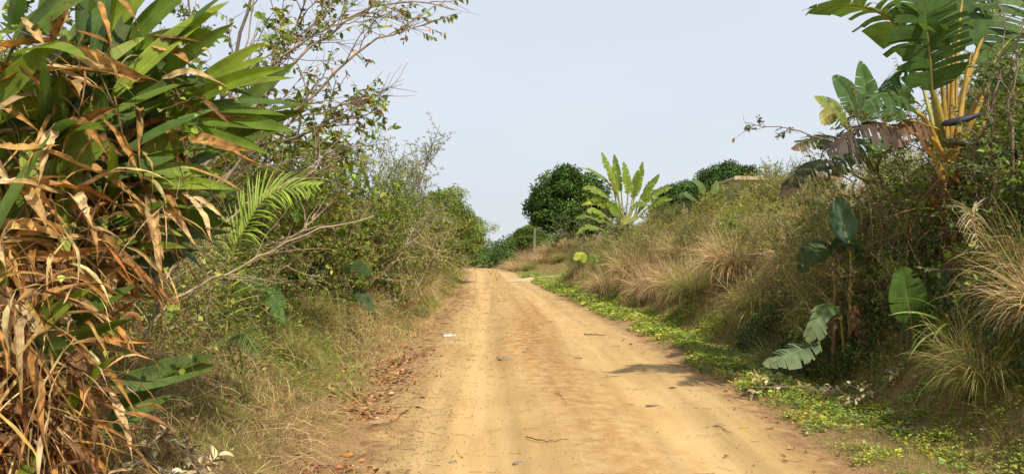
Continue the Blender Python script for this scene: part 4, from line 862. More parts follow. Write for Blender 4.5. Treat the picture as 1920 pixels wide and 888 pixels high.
# small paddle leaves in the left thicket
def seedling(label, base, specs, col, cat='plant', group=None, petcol=(.2, .2, .06)):
    b = P(*base); b[2] = height(b[0], b[1])-.02; t = thing('fan_plant', label, cat, b, group=group)
    for pet, bl, hw, nv, tear, droop in specs:
        fan_leaf(t, [[0, 0, 0]]+[P(*c)-b for c in pet], [P(*c)-b for c in bl], hw, nv, r, np.array(col)*r.uniform(.85, 1.2), tear=tear, droop=droop, pr=(.015, .008), pcol=petcol, S=26)
    return t
seedling('dark drooping paddle leaves low in the left thicket by the grass verge', (640, 600, 11.8), [([(630, 520, 11.8)], [(640, 500, 11.7), (665, 492, 11.6), (695, 515, 11.4)], .15, (.1, -.6, .7), .4, .6), ([(610, 530, 11.8)], [(615, 503, 11.7), (598, 500, 11.6), (575, 530, 11.5)], .15, (.1, -.5, .7), .4, .6), ([(650, 560, 11.8)], [(655, 545, 11.7), (680, 550, 11.6), (700, 580, 11.5)], .14, (.1, -.6, .7), .5, .5)], (.05, .085, .025))
seedling('single bright green torn paddle leaf hanging below the palm frond', (500, 660, 8.7), [([(470, 590, 8.7), (480, 550, 8.7)], [(490, 540, 8.6), (515, 555, 8.5), (530, 605, 8.4)], .12, (.3, -.8, .4), .8, .4), ([(500, 560, 8.8)], [(500, 530, 8.8), (470, 520, 8.7), (440, 560, 8.6)], .09, (.2, -.7, .6), .8, .5)], (.07, .15, .03))
# ---------------------------------------------------------------- the large fan leaved plant at the right
r = np.random.default_rng(15)
Y0 = 8.0; tb = np.array([P(1785, 500, Y0)[0], Y0, 0.]); tb[2] = height(tb[0], tb[1])-.05
big = thing('fan_palm', 'tall fan shaped banana like plant with orange yellow stalks at the right', 'plant', tb); R_ = lambda *a: P(*a)-tb
g = Geo(); tp = spline([[0, 0, 0], R_(1790, 470, Y0), R_(1782, 380, Y0), R_(1778, 305, Y0)], 30); rad = np.interp(np.linspace(0, 1, 30), [0, .6, 1], [.13, .12, .09])*(1+.08*np.sin(np.arange(30)*1.9))
one_tube(g, tp, rad, 14, (.20, .12, .06))
link('trunk', g.mesh('trunk', M['bark']), big)
g = Geo() # overlapping dry sheaths round the trunk
n = 46; a = r.uniform(0, 2*PI, n); k = r.integers(4, 28, n); bs = tp[k]+np.stack([np.cos(a), np.sin(a), 0*a], 1)*.10
ribbons(g, bs, np.stack([np.cos(a)*.35, np.sin(a)*.35, r.uniform(-1, .8, n)], 1), r.uniform(.2, .6, n), r.uniform(.02, .05, n), r.uniform(0, .8, n), S=8, side=np.stack([-np.sin(a), np.cos(a), 0*a], 1), col=pick(r, [(2, (.22, .12, .06)), (1, (.34, .2, .1)), (1, (.42, .3, .08))], n), prof='dead', wob=.2, twist=r.normal(0, .8, n), r=r, across=3, fold=.4)
link('dry_sheath', g.mesh('dry_sheath', M['dead']), big)
BG = (.085, .145, .035); OC = (.44, .29, .06); OB = (.36, .17, .05)
top = (1778, 312, Y0); 
LV = [ # petiole points, blade points, half width, normal, tear, droop, colour, tip, stalk colour, stalk radius
 ([(1772, 250, 8), (1760, 190, 7.95), (1738, 125, 7.9)], [(1738, 125, 7.9), (1712, 70, 7.8), (1665, 25, 7.7), (1600, 5, 7.6), (1513, 14, 7.5)], .46, (.35, .1, .9), .62, .35, (.10, .16, .04), None, OC, (.05, .022)),
 ([(1768, 250, 7.9), (1760, 200, 7.8), (1752, 170, 7.75)], [(1752, 170, 7.75), (1748, 90, 7.6), (1738, 10, 7.5), (1720, -70, 7.5)], .40, (-.15, -.95, .1), .55, .15, (.07, .13, .03), None, (.22, .22, .05), (.035, .02)),
 ([(1790, 240, 8.05), (1795, 160, 8.1), (1802, 90, 8.1)], [(1802, 90, 8.1), (1810, 10, 8.1), (1825, -80, 8.1), (1840, -150, 8.2)], .40, (.15, -.9, .1), .35, .1, (.09, .16, .045), None, OC, (.05, .024)),
 ([(1795, 240, 8.1), (1815, 160, 8.2), (1840, 90, 8.2)], [(1840, 90, 8.2), (1870, 20, 8.2), (1905, -50, 8.3)], .38, (.2, -.9, .2), .45, .2, (.10, .17, .04), None, OC, (.05, .024)),
 ([(1785, 240, 8.2), (1785, 160, 8.3), (1780, 80, 8.4)], [(1780, 80, 8.4), (1770, 0, 8.5), (1760, -90, 8.6)], .38, (0, -.9, .2), .3, .1, (.10, .18, .05), None, OC, (.05, .024)),
 ([(1800, 260, 8.1), (1830, 200, 8.1), (1858, 140, 8.1)], [(1858, 140, 8.1), (1885, 90, 8.1), (1925, 60, 8.1), (1990, 70, 8.1)], .34, (-.2, -.5, .8), .6, .3, (.12, .19, .05), None, OC, (.045, .02)),
 ([(1800, 275, 8), (1830, 220, 7.9), (1850, 175, 7.9)], [(1850, 175, 7.9), (1880, 130, 7.8), (1930, 120, 7.7), (1990, 150, 7.7)], .28, (-.1, -.6, .7), .6, .4, (.11, .18, .04), None, OC, (.04, .018)),
 ([(1760, 255, 8.1), (1745, 200, 8.3), (1735, 160, 8.4)], [(1735, 160, 8.4), (1715, 130, 8.5), (1690, 135, 8.6), (1665, 175, 8.6)], .25, (.2, -.3, .9), .6, .5, (.10, .18, .05), None, (.3, .28, .06), (.03, .016)),
 ([(1765, 280, 7.9), (1740, 225, 7.8), (1715, 205, 7.7)], [(1715, 205, 7.7), (1690, 180, 7.6), (1655, 175, 7.5), (1620, 205, 7.4)], .26, (.1, -.4, .9), .7, .6, (.07, .13, .035), None, OC, (.035, .016)),
 ([(1770, 290, 7.9), (1752, 262, 7.8), (1720, 243, 7.7), (1690, 240, 7.6)], [(1690, 240, 7.6), (1640, 232, 7.5), (1590, 250, 7.4), (1552, 285, 7.3)], .22, (.1, -.3, .9), .85, .9, (.09, .06, .042), (.07, .05, .04), OC, (.035, .016)),
 ([(1772, 295, 8.0), (1770, 250, 7.9), (1745, 235, 7.8)], [(1745, 235, 7.8), (1715, 225, 7.7), (1690, 235, 7.6), (1665, 265, 7.5)], .20, (.1, -.5, .9), .7, .9, (.2, .11, .06), None, OC, (.03, .015)),
 ([(1795, 290, 8), (1830, 260, 7.9), (1850, 250, 7.8)], [(1850, 250, 7.8), (1875, 255, 7.7), (1895, 285, 7.6), (1900, 330, 7.6)], .18, (.1, -.6, .6), .8, .9, (.14, .10, .05), (.2, .12, .07), OB, (.03, .015)),
 ([(1790, 330, 7.9), (1810, 350, 7.8)], [(1810, 350, 7.8), (1830, 390, 7.7), (1838, 470, 7.7)], .16, (.3, -.9, .1), .8, .3, (.10, .15, .04), None, OB, (.03, .015)),
]
for pet, bl, hw, nv, tear, dr_, col, tip, pc, pr in LV:
    fan_leaf(big, [R_(*top)]+[R_(*c) for c in pet], [R_(*c) for c in bl], hw, nv, r, col, tip, tear, .3, dr_, pr, pc, gap=.6)
for pth in ([(1778, 330), (1765, 250), (1752, 160), (1748, 100)], [(1790, 330), (1800, 250), (1812, 170), (1825, 100)], [(1770, 335), (1752, 290), (1722, 252), (1680, 240)], [(1796, 330), (1822, 290), (1845, 240), (1870, 170)], [(1785, 330), (1788, 250), (1790, 170), (1792, 90)], [(1775, 340), (1780, 270), (1774, 190), (1768, 120)]):
    g = Geo(); one_tube(g, spline([R_(a_, b_, Y0-.06+r.uniform(-.05, .05)) for a_, b_ in pth], 20), np.linspace(.042, .016, 20), 8, np.array(OC)*r.uniform(.7, 1.1)); link('leaf_stalk', g.mesh('leaf_stalk', M['stalk']), big)
# dark beak shaped flower bracts
for a_, b_, rr, c_ in (((1768, 232), (1850, 210), .048, (.035, .04, .06)), ((1775, 262), (1855, 268), .045, (.07, .06, .04))):
    g = Geo(); p = spline([R_(*a_, 7.85), R_((a_[0]+b_[0])/2, (a_[1]+b_[1])/2+3, 7.75), R_(*b_, 7.7)], 14); one_tube(g, p, rr*2.0*np.linspace(.02, .99, 14)**.5*(1-np.linspace(.02, .99, 14))**.9+.003, 10, c_); link('flower', g.mesh('flower', M['stalk']), big)

# second, lower fan plant behind it, and single leaves --------------------------------
def fanplant(label, base, leaves_, group=None, trunk=None, cat='plant', pr=(.028, .013), S=34, name='fan_palm'):
    b = P(*base); b[2] = height(b[0], b[1])-.04; t = thing(name, label, cat, b, group=group)
    if trunk:
        g = Geo(); one_tube(g, spline([[0, 0, 0]]+[P(*c)-b for c in trunk], 16), np.linspace(.11, .06, 16), 10, (.18, .12, .07)); link('trunk', g.mesh('trunk', M['bark']), t); st = P(*trunk[-1])-b
    else: st = np.zeros(3)
    for pet, bl, hw, nv, tear, dr_, col, tip, pc in leaves_:
        fan_leaf(t, [st]+[P(*c)-b for c in pet], [P(*c)-b for c in bl], hw, nv, r, col, tip, tear, .3, dr_, pr, pc, S=S, gap=.4)
    return t
GP = (.22, .22, .06)
fanplant('lower fan plant with blunt upright leaves left of the tall one', (1650, 470, 10.5), [
 ([(1640, 300, 10.5), (1630, 240, 10.5)], [(1630, 240, 10.5), (1628, 175, 10.5), (1618, 112, 10.5)], .17, (-.2, -.9, .2), .15, .1, (.11, .20, .06), None, GP),
 ([(1635, 300, 10.4), (1610, 220, 10.4)], [(1610, 220, 10.4), (1590, 170, 10.4), (1566, 140, 10.4)], .15, (-.2, -.9, .3), .2, .1, (.10, .19, .06), None, GP),
 ([(1630, 310, 10.3), (1590, 230, 10.2)], [(1590, 230, 10.2), (1565, 200, 10.1), (1530, 180, 10)], .17, (.1, -.8, .6), .2, .3, (.12, .21, .06), (.3, .3, .06), GP),
 ([(1635, 310, 10.2), (1600, 250, 10)], [(1600, 250, 10), (1565, 200, 9.9), (1545, 232, 9.8)], .15, (.1, -.8, .5), .7, .5, (.20, .25, .06), (.5, .4, .06), GP),
 ([(1650, 300, 10.5), (1665, 230, 10.5)], [(1665, 230, 10.5), (1690, 170, 10.5), (1730, 150, 10.4)], .20, (.1, -.6, .8), .6, .5, (.08, .15, .04), None, GP),
 ([(1640, 320, 10.3), (1600, 275, 10.1)], [(1600, 275, 10.1), (1560, 255, 10), (1520, 262, 9.8), (1488, 280, 9.7)], .20, (.1, -.6, .8), .7, .5, (.09, .14, .04), (.2, .12, .06), GP),
 ([(1650, 300, 10.2), (1680, 270, 10)], [(1680, 270, 10), (1640, 262, 9.8), (1590, 285, 9.6), (1570, 330, 9.5)], .20, (.1, -.6, .8), .7, .6, (.07, .13, .04), None, GP),
], trunk=[(1655, 400, 10.5), (1645, 330, 10.5)])
fanplant('arching dark leaf with a brown tip crossing the skyline near the house', (1655, 480, 9.6), [
 ([(1640, 370, 9.4), (1605, 325, 9.0)], [(1605, 325, 9.0), (1560, 303, 8.8), (1505, 315, 8.6), (1466, 368, 8.5)], .19, (.25, -.3, .9), .95, .75, (.085, .13, .04), (.10, .06, .04), GP)])
fanplant('bluish paddle leaf standing upright above the low bushes', (1590, 520, 8.9), [
 ([(1595, 470, 8.9)], [(1592, 455, 8.9), (1578, 410, 8.9), (1572, 368, 8.9)], .17, (.1, -.95, .2), .3, .1, (.12, .20, .13), None, GP)])
fanplant('dark shaded leaves on a short brown stem below the bluish leaf', (1560, 600, 9.0), [
 ([(1565, 520, 9.0), (1563, 475, 9.0)], [(1563, 475, 9.0), (1545, 462, 8.95), (1515, 470, 8.85), (1502, 510, 8.85)], .16, (.1, -.7, .6), .3, .5, (.06, .10, .03), None, (.16, .10, .06)),
 ([(1565, 520, 9.0), (1567, 470, 9.0)], [(1567, 470, 9.0), (1580, 455, 8.95), (1605, 460, 8.85), (1610, 490, 8.85)], .14, (.1, -.7, .6), .4, .5, (.06, .10, .03), None, (.16, .10, .06))])
fanplant('broad round green leaf standing in the shade of the right bushes', (1715, 680, 7.6), [
 ([(1712, 620, 7.5)], [(1708, 605, 7.45), (1700, 560, 7.4), (1692, 500, 7.4)], .20, (-.15, -.95, .2), .2, .1, (.09, .155, .03), None, GP),
 ([(1740, 600, 7.6)], [(1745, 590, 7.6), (1755, 540, 7.6), (1760, 490, 7.6)], .12, (-.3, -.9, .2), .4, .1, (.08, .14, .03), None, GP)])
t = fanplant('broken leaf lying down the bank onto the right verge', (1585, 640, 8.9), [
 ([(1575, 590, 8.8)], [(1572, 575, 8.75), (1545, 580, 8.6), (1525, 610, 8.5), (1512, 640, 8.45)], .15, (.1, -.85, .45), .5, .4, (.12, .19, .08), (.2, .22, .1), GP)], name='fallen_leaf', cat='leaf')
a_ = P(1535, 640, 8.6); e_ = P(1430, 683, 8.3); mid = (a_+e_)/2
for q_ in (a_, mid, e_): q_[2] = max(q_[2], float(height(q_[0], q_[1]))+.05)
fan_leaf(t, None, [a_-np.array(t.location), mid-np.array(t.location), e_-np.array(t.location)], .17, (.1, -.6, .9), r, (.14, .20, .10), (.2, .24, .12), .7, .3, .35, (.01, .009), GP, gap=.8)
fanplant('curled brown dead leaf hanging behind the broken green one', (1625, 640, 8.9), [
 ([(1620, 600, 8.9), (1605, 570, 8.8)], [(1605, 570, 8.8), (1600, 590, 8.7), (1612, 625, 8.6), (1625, 650, 8.6)], .13, (.2, -.9, .1), .8, .5, (.26, .15, .09), None, OB)], name='dead_fan_leaf', cat='leaf')
b = P(1840, 520, 6.6); b[2] = height(b[0], b[1]); t = thing('withered_frond', 'pale withered palm frond hanging at the right edge', 'palm frond', b)
frond(t, [P(1860, 470, 6.6)-b, P(1830, 420, 6.5)-b, P(1822, 395, 6.5)-b, P(1835, 460, 6.4)-b], .24, 22, r, (.42, .33, .18), bend=.8, tip=(.5, .4, .25), pcol=(.35, .25, .14))
b = P(1800, 620, 6.9); b[2] = height(b[0], b[1]); t = thing('strap_plant', 'bright green clump of narrow strap leaves on the right bank by the round leaf', 'plant', b)
for k in range(22):
    g = Geo(); a_ = r.uniform(0, 2*PI); ribbons(g, np.array([[.02*math.cos(a_), .02*math.sin(a_), .1]]), np.array([[math.cos(a_)*.9-.5, math.sin(a_)*.7-.2, r.uniform(.6, 1.5)]]), r.uniform(.45, .8), r.uniform(.008, .014), r.uniform(.8, 2.2), S=9, col=np.array([[.20, .29, .05]])*r.uniform(.8, 1.2), prof='lance', r=r, across=3, fold=.4)
    link('leaf', g.mesh('leaf', M['leaf']), t)

# slender sprays that reach over from the right bushes -------------------------------
b0 = np.array([5.5, 8.6, float(height(5.5, 8.6))-.05])
limbs_tree('slender_shrub', 'slender shrub whose long thin spray reaches left against the sky', tuple(b0), [
 [b0, (1720, 420, 8.4), (1620, 300, 8.2), (1520, 250, 8.1), (1400, 228, 8.0)], [b0, (1740, 400, 8.5), (1660, 250, 8.5), (1610, 190, 8.5), (1600, 150, 8.5)], [b0, (1720, 440, 8.5), (1600, 340, 8.4), (1540, 290, 8.3), (1500, 270, 8.2)]],
 r, .012, [(10, .35, .6, .1), (2, .16, .6, .0)], (.055, .22, 7, .7), [(2, (.12, .16, .06)), (1, (.2, .18, .09))], (.25, .2, .15))
b0 = np.array([5.6, 7.2, float(height(5.6, 7.2))-.05])
limbs_tree('edge_shrub', 'tall grey green shrub with climbing shoots along the right edge', tuple(b0), [
 [b0, (1920, 500, 7.2), (1900, 300, 7.1), (1905, 150, 7.0), (1925, 40, 7.0)], [b0, (1890, 480, 7.2), (1870, 350, 7.2), (1850, 260, 7.1), (1880, 140, 7.1), (1890, 60, 7.1)], [b0, (1940, 450, 7.3), (1960, 250, 7.3), (1940, 100, 7.2)], [b0, (1880, 520, 7.2), (1840, 400, 7.2), (1830, 330, 7.2)]],
 r, .022, [(13, .55, .7, .2), (5, .25, .8, .0)], (.05, .26, 10, .85), [(3, (.12, .17, .045)), (1, (.2, .24, .07)), (.5, (.3, .3, .12))], (.25, .2, .14))
b0 = np.array([4.9, 6.9, float(height(4.9, 6.9))-.05]); 
limbs_tree('climbing_vine', 'bright green heart leaved vine climbing bare stems at the right edge', tuple(b0), [
 [b0, (1840, 640, 6.8), (1810, 560, 6.7), (1830, 470, 6.7)], [b0, (1850, 620, 6.7), (1880, 560, 6.6), (1860, 480, 6.6)], [b0, (1870, 640, 6.6), (1900, 590, 6.5), (1905, 500, 6.5)]],
 r, .007, [(9, .3, .8, 0), (3, .15, .9, -.2)], (.075, .42, 3, .6), FRESH, (.35, .28, .18))
# bare straw stems at the right edge
g = Geo(); n = 60; st = np.stack([r.uniform(4.5, 5.4, n), r.uniform(6.2, 7.3, n)], 1); st = put(st[:, 0], st[:, 1]); pts = grow(r, st, np.array([-.05, 0, 1])+.16*r.normal(size=(n, 3)), r.uniform(.5, 1.3, n), 8, .07, 0)
tubes(g, pts, .005*np.linspace(1, .4, 9)[None]*r.uniform(.5, 1.1, (n, 1)), 4, pick(r, [(1, (.42, .33, .2)), (1, (.3, .22, .13))], n)); link('dry_stems', g.mesh('dry_stems', M['bark']), kind='stuff')
# dark leafy undergrowth at the foot of the right bushes
g = Geo(); n = 40000; y = r.uniform(5.0, 12.5, n); d = 1.15+r.uniform(0, 1, n)*1.5+.25*(y < 8); x = xr(y)+d+.0; top_ = (.4+.9*ss(0, 1.2, d-1.2))*(.6+.8*fbm(x*1.5, y*1.2, 140)); hh = r.uniform(0, 1, n)*top_; k = (r.uniform(0, 1, n) < ss(.3, .55, fbm(x*2, y*2+hh*2, 141, 2)))
x, y, hh = x[k], y[k], hh[k]; n = len(x)
leaves(g, put(x, y, .02)+np.stack([0*x, 0*x, hh], 1), rsph(r, n)+[-.2, -.3, 0], rsph(r, n)*.6+[0, -.4, .9], r.uniform(.03, .075, n), r.uniform(.015, .032, n), pick(r, [(3, (.06, .11, .025)), (2, (.10, .16, .035)), (1, (.2, .22, .06)), (.7, (.22, .13, .07))], n, .25))
link('undergrowth', g.mesh('undergrowth', M['leaf']), kind='stuff')

# tussocks --------------------------------------------------------------------------
TUS = []
for i, pal_ in enumerate(([(3, (.66, .50, .26)), (2, (.54, .37, .2)), (1, (.36, .34, .10))], [(2, (.46, .38, .14)), (2, (.26, .31, .06)), (1, (.54, .43, .22))], [(3, (.62, .42, .25)), (1, (.46, .31, .17))])):
    g = Geo(); n = 1300; a = r.uniform(0, 2*PI, n); rr = np.sqrt(r.uniform(0, 1, n))*.28; c = pick(r, pal_, n, .2); l = r.uniform(.1, .9, n)
    d = np.stack([np.cos(a)*l, np.sin(a)*l, np.ones(n)], 1); ribbons(g, np.stack([np.cos(a)*rr, np.sin(a)*rr, 0*a], 1), d, r.uniform(.3, 1.15, n), .0052, r.uniform(.3, 3.4, n), S=7, col=c*.75, tipcol=c*1.2, r=r, wob=.24)
    TUS.append(g.mesh('tussock', M['grass']))
TL_ = [ (4.9, 12.5, 1.0, 0, 'pale straw tussock on the bank just left of the shaded leaves'), (4.3, 12.9, .95, 1, 'greener tussock bulging over the verge at the middle of the bank'), (4.5, 15.0, 1.25, 0, 'tall pinkish straw tussock with upright stalks'),
 (4.1, 16.6, 1.0, 1, 'yellow green tussock arching over the bank foot'), (4.3, 19.0, 1.35, 0, 'big pale tussock under the pinkish stalks'), (4.1, 21.5, 1.3, 2, 'brownish tussock at the steep part of the bank'), (3.9, 24, 1.4, 0, 'light feathery tussock below the distant fan palm'),
 (3.55, 27, 1.5, 0, 'pale hanging tussock at the left end of the bank'), (5.6, 15.5, 1.0, 2, 'reddish dry tussock near the top of the bank'), (5.9, 18.5, 1.1, 0, 'straw tussock on the brow, left of the reddish one'), (6.6, 21.5, 1.1, 2, 'pinkish tussock in the grass below the house'), (3.95, 6.3, .62, 1, 'olive tussock spilling into the bottom right corner'),
 (4.35, 5.9, .8, 0, 'pale straw tussock at the right edge of the photo near the bottom'), (4.6, 6.5, .75, 1, 'straw and green tussock behind those in the bottom right corner'), (7.6, 17.0, 1.0, 2, 'reddish tussock high on the bank under the arching dark leaf'), (5.3, 23, 1.2, 0, 'pale tussock on the brow in front of the far fan palm'), (3.8, 10.6, .6, 1, 'small green tussock beside the broken leaf')]
for x_, y_, s_, k_, lab in TL_:
    o = link('tussock', TUS[k_], loc=(x_, y_, float(height(x_, y_))-.03)); o.rotation_euler.z = r.uniform(0, 6); o.scale = (s_, s_, s_*r.uniform(.85, 1.1)); tag(o, lab, 'grass tussock', 'grass tussocks on the right bank')
LT = [(-2.75, 19, .75, 0, 'pale straw tuft at the road edge under the left bushes'), (-3.1, 25, 1.1, 0, 'tall pale grass tuft on the left just before the green trees'), (-3.3, 28.5, 1.2, 1, 'yellowish grass tuft by the feathery trees'), (-3.9, 40, 1.2, 0, 'brown grass tuft at the foot of the overhanging tree'), (-2.95, 11.2, .55, 1, 'green and straw tuft in the middle of the left verge'), (-3.0, 15, .7, 0, 'short dry tuft hanging over the left road edge'), (-2.5, 8.6, .45, 1, 'low fresh green tuft on the near left verge'), (-2.9, 22, .9, 0, 'straw tuft halfway along the left verge')]
for x_, y_, s_, k_, lab in LT:
    o = link('tussock', TUS[k_], loc=(x_, y_, float(height(x_, y_))-.03)); o.rotation_euler.z = r.uniform(0, 6); o.scale = (s_, s_, s_); tag(o, lab, 'grass tussock', 'grass tufts on the left verge')
FT = [(.5, 86, 2.6, 0, 'straw mound farthest back at the road bend'), (1.8, 77.5, 1.7, 1, 'greenish mound at the foot of the pale ones beyond the side track'), (5.2, 77, 1.9, 1, 'yellow green mound at the right end of the clearing'), (1.0, 80, 2.3, 0, 'rusty straw mound beside the bend of the road'), (4.4, 82, 2.8, 0, 'pale straw mound behind the side track'), (2.2, 84, 2.6, 2, 'brown grass mound nearest the road bend'), (6.2, 81, 2.6, 0, 'straw mound below the big round tree'), (3.1, 79, 1.9, 0, 'lower pale straw mound in front of the others')]
for x_, y_, s_, k_, lab in FT:
    o = link('tussock', TUS[k_], loc=(x_, y_, float(height(x_, y_))-.05)); o.rotation_euler.z = r.uniform(0, 6); o.scale = (s_, s_, s_*.75); tag(o, lab, 'grass tussock', 'grass mounds beyond the side track')

# far fan palm clump -------------------------------------------------------------------
yf = 33; 
def FL(px, py, bx_, by_, tx, ty, hw, tear=.25, col=(.15, .24, .06), nv=(-.1, -.9, .3), tip=None):
    return ([(px, py, yf)], [(bx_, by_, yf), ((bx_+tx)/2+(tx-bx_)*.06, (by_+ty)/2-abs(tx-bx_)*.10-3, yf-.1), (tx, ty, yf-.2)], hw*.66, (nv[0]+.5*math.sin(px*7.7+tx), nv[1], nv[2]+.4*math.cos(ty*3.1)), tear+.2, .25, (col[0]*1.55, col[1]*1.35, col[2]*.8), tip, (.25, .26, .07))
fanplant('distant fan palm clump with upright banana like leaves on the bank brow', (1172, 440, yf), [
 FL(1165, 400, 1160, 365, 1128, 284, .34), FL(1168, 400, 1165, 360, 1152, 288, .30), FL(1175, 400, 1178, 365, 1170, 302, .36), FL(1185, 400, 1190, 370, 1206, 302, .30), FL(1180, 400, 1186, 372, 1197, 318, .30),
 FL(1190, 405, 1200, 375, 1237, 325, .30, .5), FL(1190, 410, 1205, 380, 1262, 350, .30, .6), FL(1195, 410, 1212, 392, 1262, 372, .25, .6), FL(1160, 400, 1150, 350, 1092, 314, .30, .6, (.12, .2, .05), (.1, -.7, .7)), FL(1155, 405, 1140, 370, 1092, 352, .28, .6),
 FL(1155, 410, 1138, 385, 1090, 384, .26, .6, (.22, .28, .06)), FL(1160, 415, 1150, 392, 1108, 372, .3, .4, (.12, .2, .05)), FL(1165, 400, 1160, 375, 1140, 322, .2, .8, (.16, .15, .05), tip=(.4, .16, .06)), FL(1150, 420, 1135, 405, 1100, 395, .3, .3), FL(1165, 420, 1160, 405, 1140, 378, .35, .2),
 FL(1150, 430, 1135, 415, 1080, 408, .28, .4, (.10, .17, .05)), FL(1190, 415, 1200, 395, 1225, 345, .3, .5), FL(1140, 440, 1125, 428, 1080, 440, .28, .4, (.11, .18, .05)), FL(1180, 415, 1182, 392, 1215, 385, .28, .4, (.12, .2, .05))],
 trunk=[(1172, 420, yf)], pr=(.06, .03), S=20)
fanplant('single yellow paddle leaf low at the left end of the bank', (1085, 510, 27), [([(1090, 495, 27)], [(1100, 490, 27), (1090, 476, 26.9), (1076, 486, 26.8)], .2, (.1, -.7, .7), .1, .4, (.34, .38, .05), None, GP), ([(1100, 495, 27)], [(1105, 488, 27), (1112, 478, 27), (1122, 490, 27)], .18, (.1, -.7, .7), .2, .4, (.15, .22, .05), None, GP)])
fanplant('small pair of paddle leaves on the skyline left of the house', (1320, 400, 30), [([(1320, 380, 30)], [(1322, 365, 30), (1312, 345, 30), (1298, 335, 30)], .17, (.1, -.8, .5), .2, .3, (.12, .19, .06), None, GP), ([(1330, 380, 30)], [(1335, 365, 30), (1342, 350, 30), (1345, 338, 30)], .15, (.1, -.8, .5), .2, .3, (.2, .26, .08), None, GP), ([(1315, 385, 30)], [(1305, 375, 30), (1285, 362, 30), (1275, 370, 30)], .15, (.1, -.8, .5), .2, .3, (.10, .16, .05), None, GP)])

# ---------------------------------------------------------------- house on the rise, pole
def box(g, x0, x1, y0, y1, z0, z1, col=(.5, .5, .5)):
    v = np.array([[x, y, z] for z in (z0, z1) for x, y in ((x0, y0), (x1, y0), (x1, y1), (x0, y1))])
    g.add(v, [[0, 3, 2, 1], [4, 5, 6, 7], [0, 1, 5, 4], [1, 2, 6, 5], [2, 3, 7, 6], [3, 0, 4, 7]], None, col)
hx, hy = 14.6, 48.0; hz_ = float(height(hx+3, hy))-.2; TOPZ = P(1400, 331, hy)[2]
house = thing('house', 'low beige house with a flat roof on the rise at the right', 'house', (hx, hy, hz_)); top_ = TOPZ-hz_
g = Geo(); w_ = .2; D_, W_ = 5.0, 6.2; ht = top_-.16
box(g, 0, 1.0, 0, w_, 0, ht); box(g, 1.0, 2.0, 0, w_, 0, .9*ht/2.6); box(g, 1.0, 2.0, 0, w_, ht-.45, ht); box(g, 2.0, 3.4, 0, w_, 0, ht); box(g, 3.4, 4.3, 0, w_, ht-.45, ht); box(g, 4.3, W_, 0, w_, 0, ht)
box(g, 0, w_, w_, D_, 0, ht); box(g, W_-w_, W_, w_, D_, 0, ht); box(g, w_, W_-w_, D_-w_, D_, 0, ht)
link('wall', g.mesh('wall', M['plaster'], False), house)
g = Geo(); box(g, -.35, W_+.35, -.45, D_+.3, ht+.003, ht+.14); 
rf = link('roof', g.mesh('roof', M['roof'], False), house); g = Geo(); box(g, -.4, W_+.4, -.5, -.453, ht-.08, ht+.16); link('fascia', g.mesh('fascia', M['plaster'], False), rf)
g = Geo(); box(g, 1.0, 2.0, .08, .12, .9*ht/2.6+.003, ht-.453); wn = link('window', g.mesh('window', M['glass'], False), house)
g = Geo(); box(g, 1.47, 1.53, .04, .078, .9*ht/2.6+.003, ht-.453); box(g, 1.0, 1.05, .04, .078, .9*ht/2.6+.003, ht-.453); box(g, 1.95, 2.0, .04, .078, .9*ht/2.6+.003, ht-.453); link('frame', g.mesh('frame', M['china'], False), wn)
g = Geo(); box(g, 3.4, 4.3, .08, .13, 0, ht-.453); dn = link('door', g.mesh('door', M['pole'], False), house); g = Geo(); box(g, 4.15, 4.2, .04, .078, 1.0, 1.12); link('handle', g.mesh('handle', M['china'], False), dn)
b = P(1002, 430, 85); b[2] = height(b[0], b[1]); t = thing('wooden_pole', 'short weathered wooden post in front of the big round tree', 'pole', b)
g = Geo(); hp = P(1002, 428, 85)[2]-b[2]; one_tube(g, np.array([[0, 0, -.2], [0, 0, hp*.5], [.04, 0, hp]]), [.16, .14, .12], 8, (.25, .2, .14)); link('post', g.mesh('post', M['pole']), t)


# ---------------------------------------------------------------- small things on the road
def stone(x, y, sx, sy, sz, lab, rot=0, col=(.34, .31, .26)):
    me = bpy.data.meshes.new('stone'); import bmesh
    bm = bmesh.new(); bmesh.ops.create_icosphere(bm, subdivisions=3, radius=1)
    rr = random.Random(int(x*1000+y*77)); off = rr.uniform(0, 50)
    for v in bm.verts:
        k = .8+.45*float(fbm(v.co.x*1.6+off, v.co.y*1.6+v.co.z*1.3+off, 5, 3)); v.co = v.co*k; v.co.z = max(-.5, min(.55, v.co.z)); v.co.x *= sx; v.co.y *= sy; v.co.z *= sz
    bm.to_mesh(me); bm.free(); me.materials.append(M['stone'])
    o = link('stone', me, loc=(x, y, float(height(x, y))+.018)); o.rotation_euler.z = rot; tag(o, lab, 'stone', 'flat stones set in the road')
def G(px, py):
    y = F*CAM_H/(py-HOR); return ((px-960)/F*y, y)
for (px, py, sx, sy, sz, lab, ro) in [(972, 863, .05, .03, .018, 'pale flat stone at the bottom middle of the road', .2), (950, 672, .14, .07, .03, 'largest grey stone half sunk in the middle of the road', .1), (988, 660, .09, .04, .02, 'grey stone just beyond the largest one', .4), (1083, 670, .07, .04, .02, 'small grey stone to the right of the largest one', .2),
  (1222, 752, .08, .03, .012, 'thin bluish stone on the right wheel track', .1), (850, 858, .035, .02, .015, 'small pale stone at the bottom left of the road', .5), (705, 775, .035, .025, .02, 'bluish green pebble among the dead leaves at the left edge', .3), (1345, 798, .06, .03, .012, 'flat pale stone near the right road edge', .2), (935, 667, .05, .03, .02, 'brown stone touching the left end of the largest one', 1)]:
    x_, y_ = G(px, py); stone(x_, y_, sx, sy, sz, lab, ro)
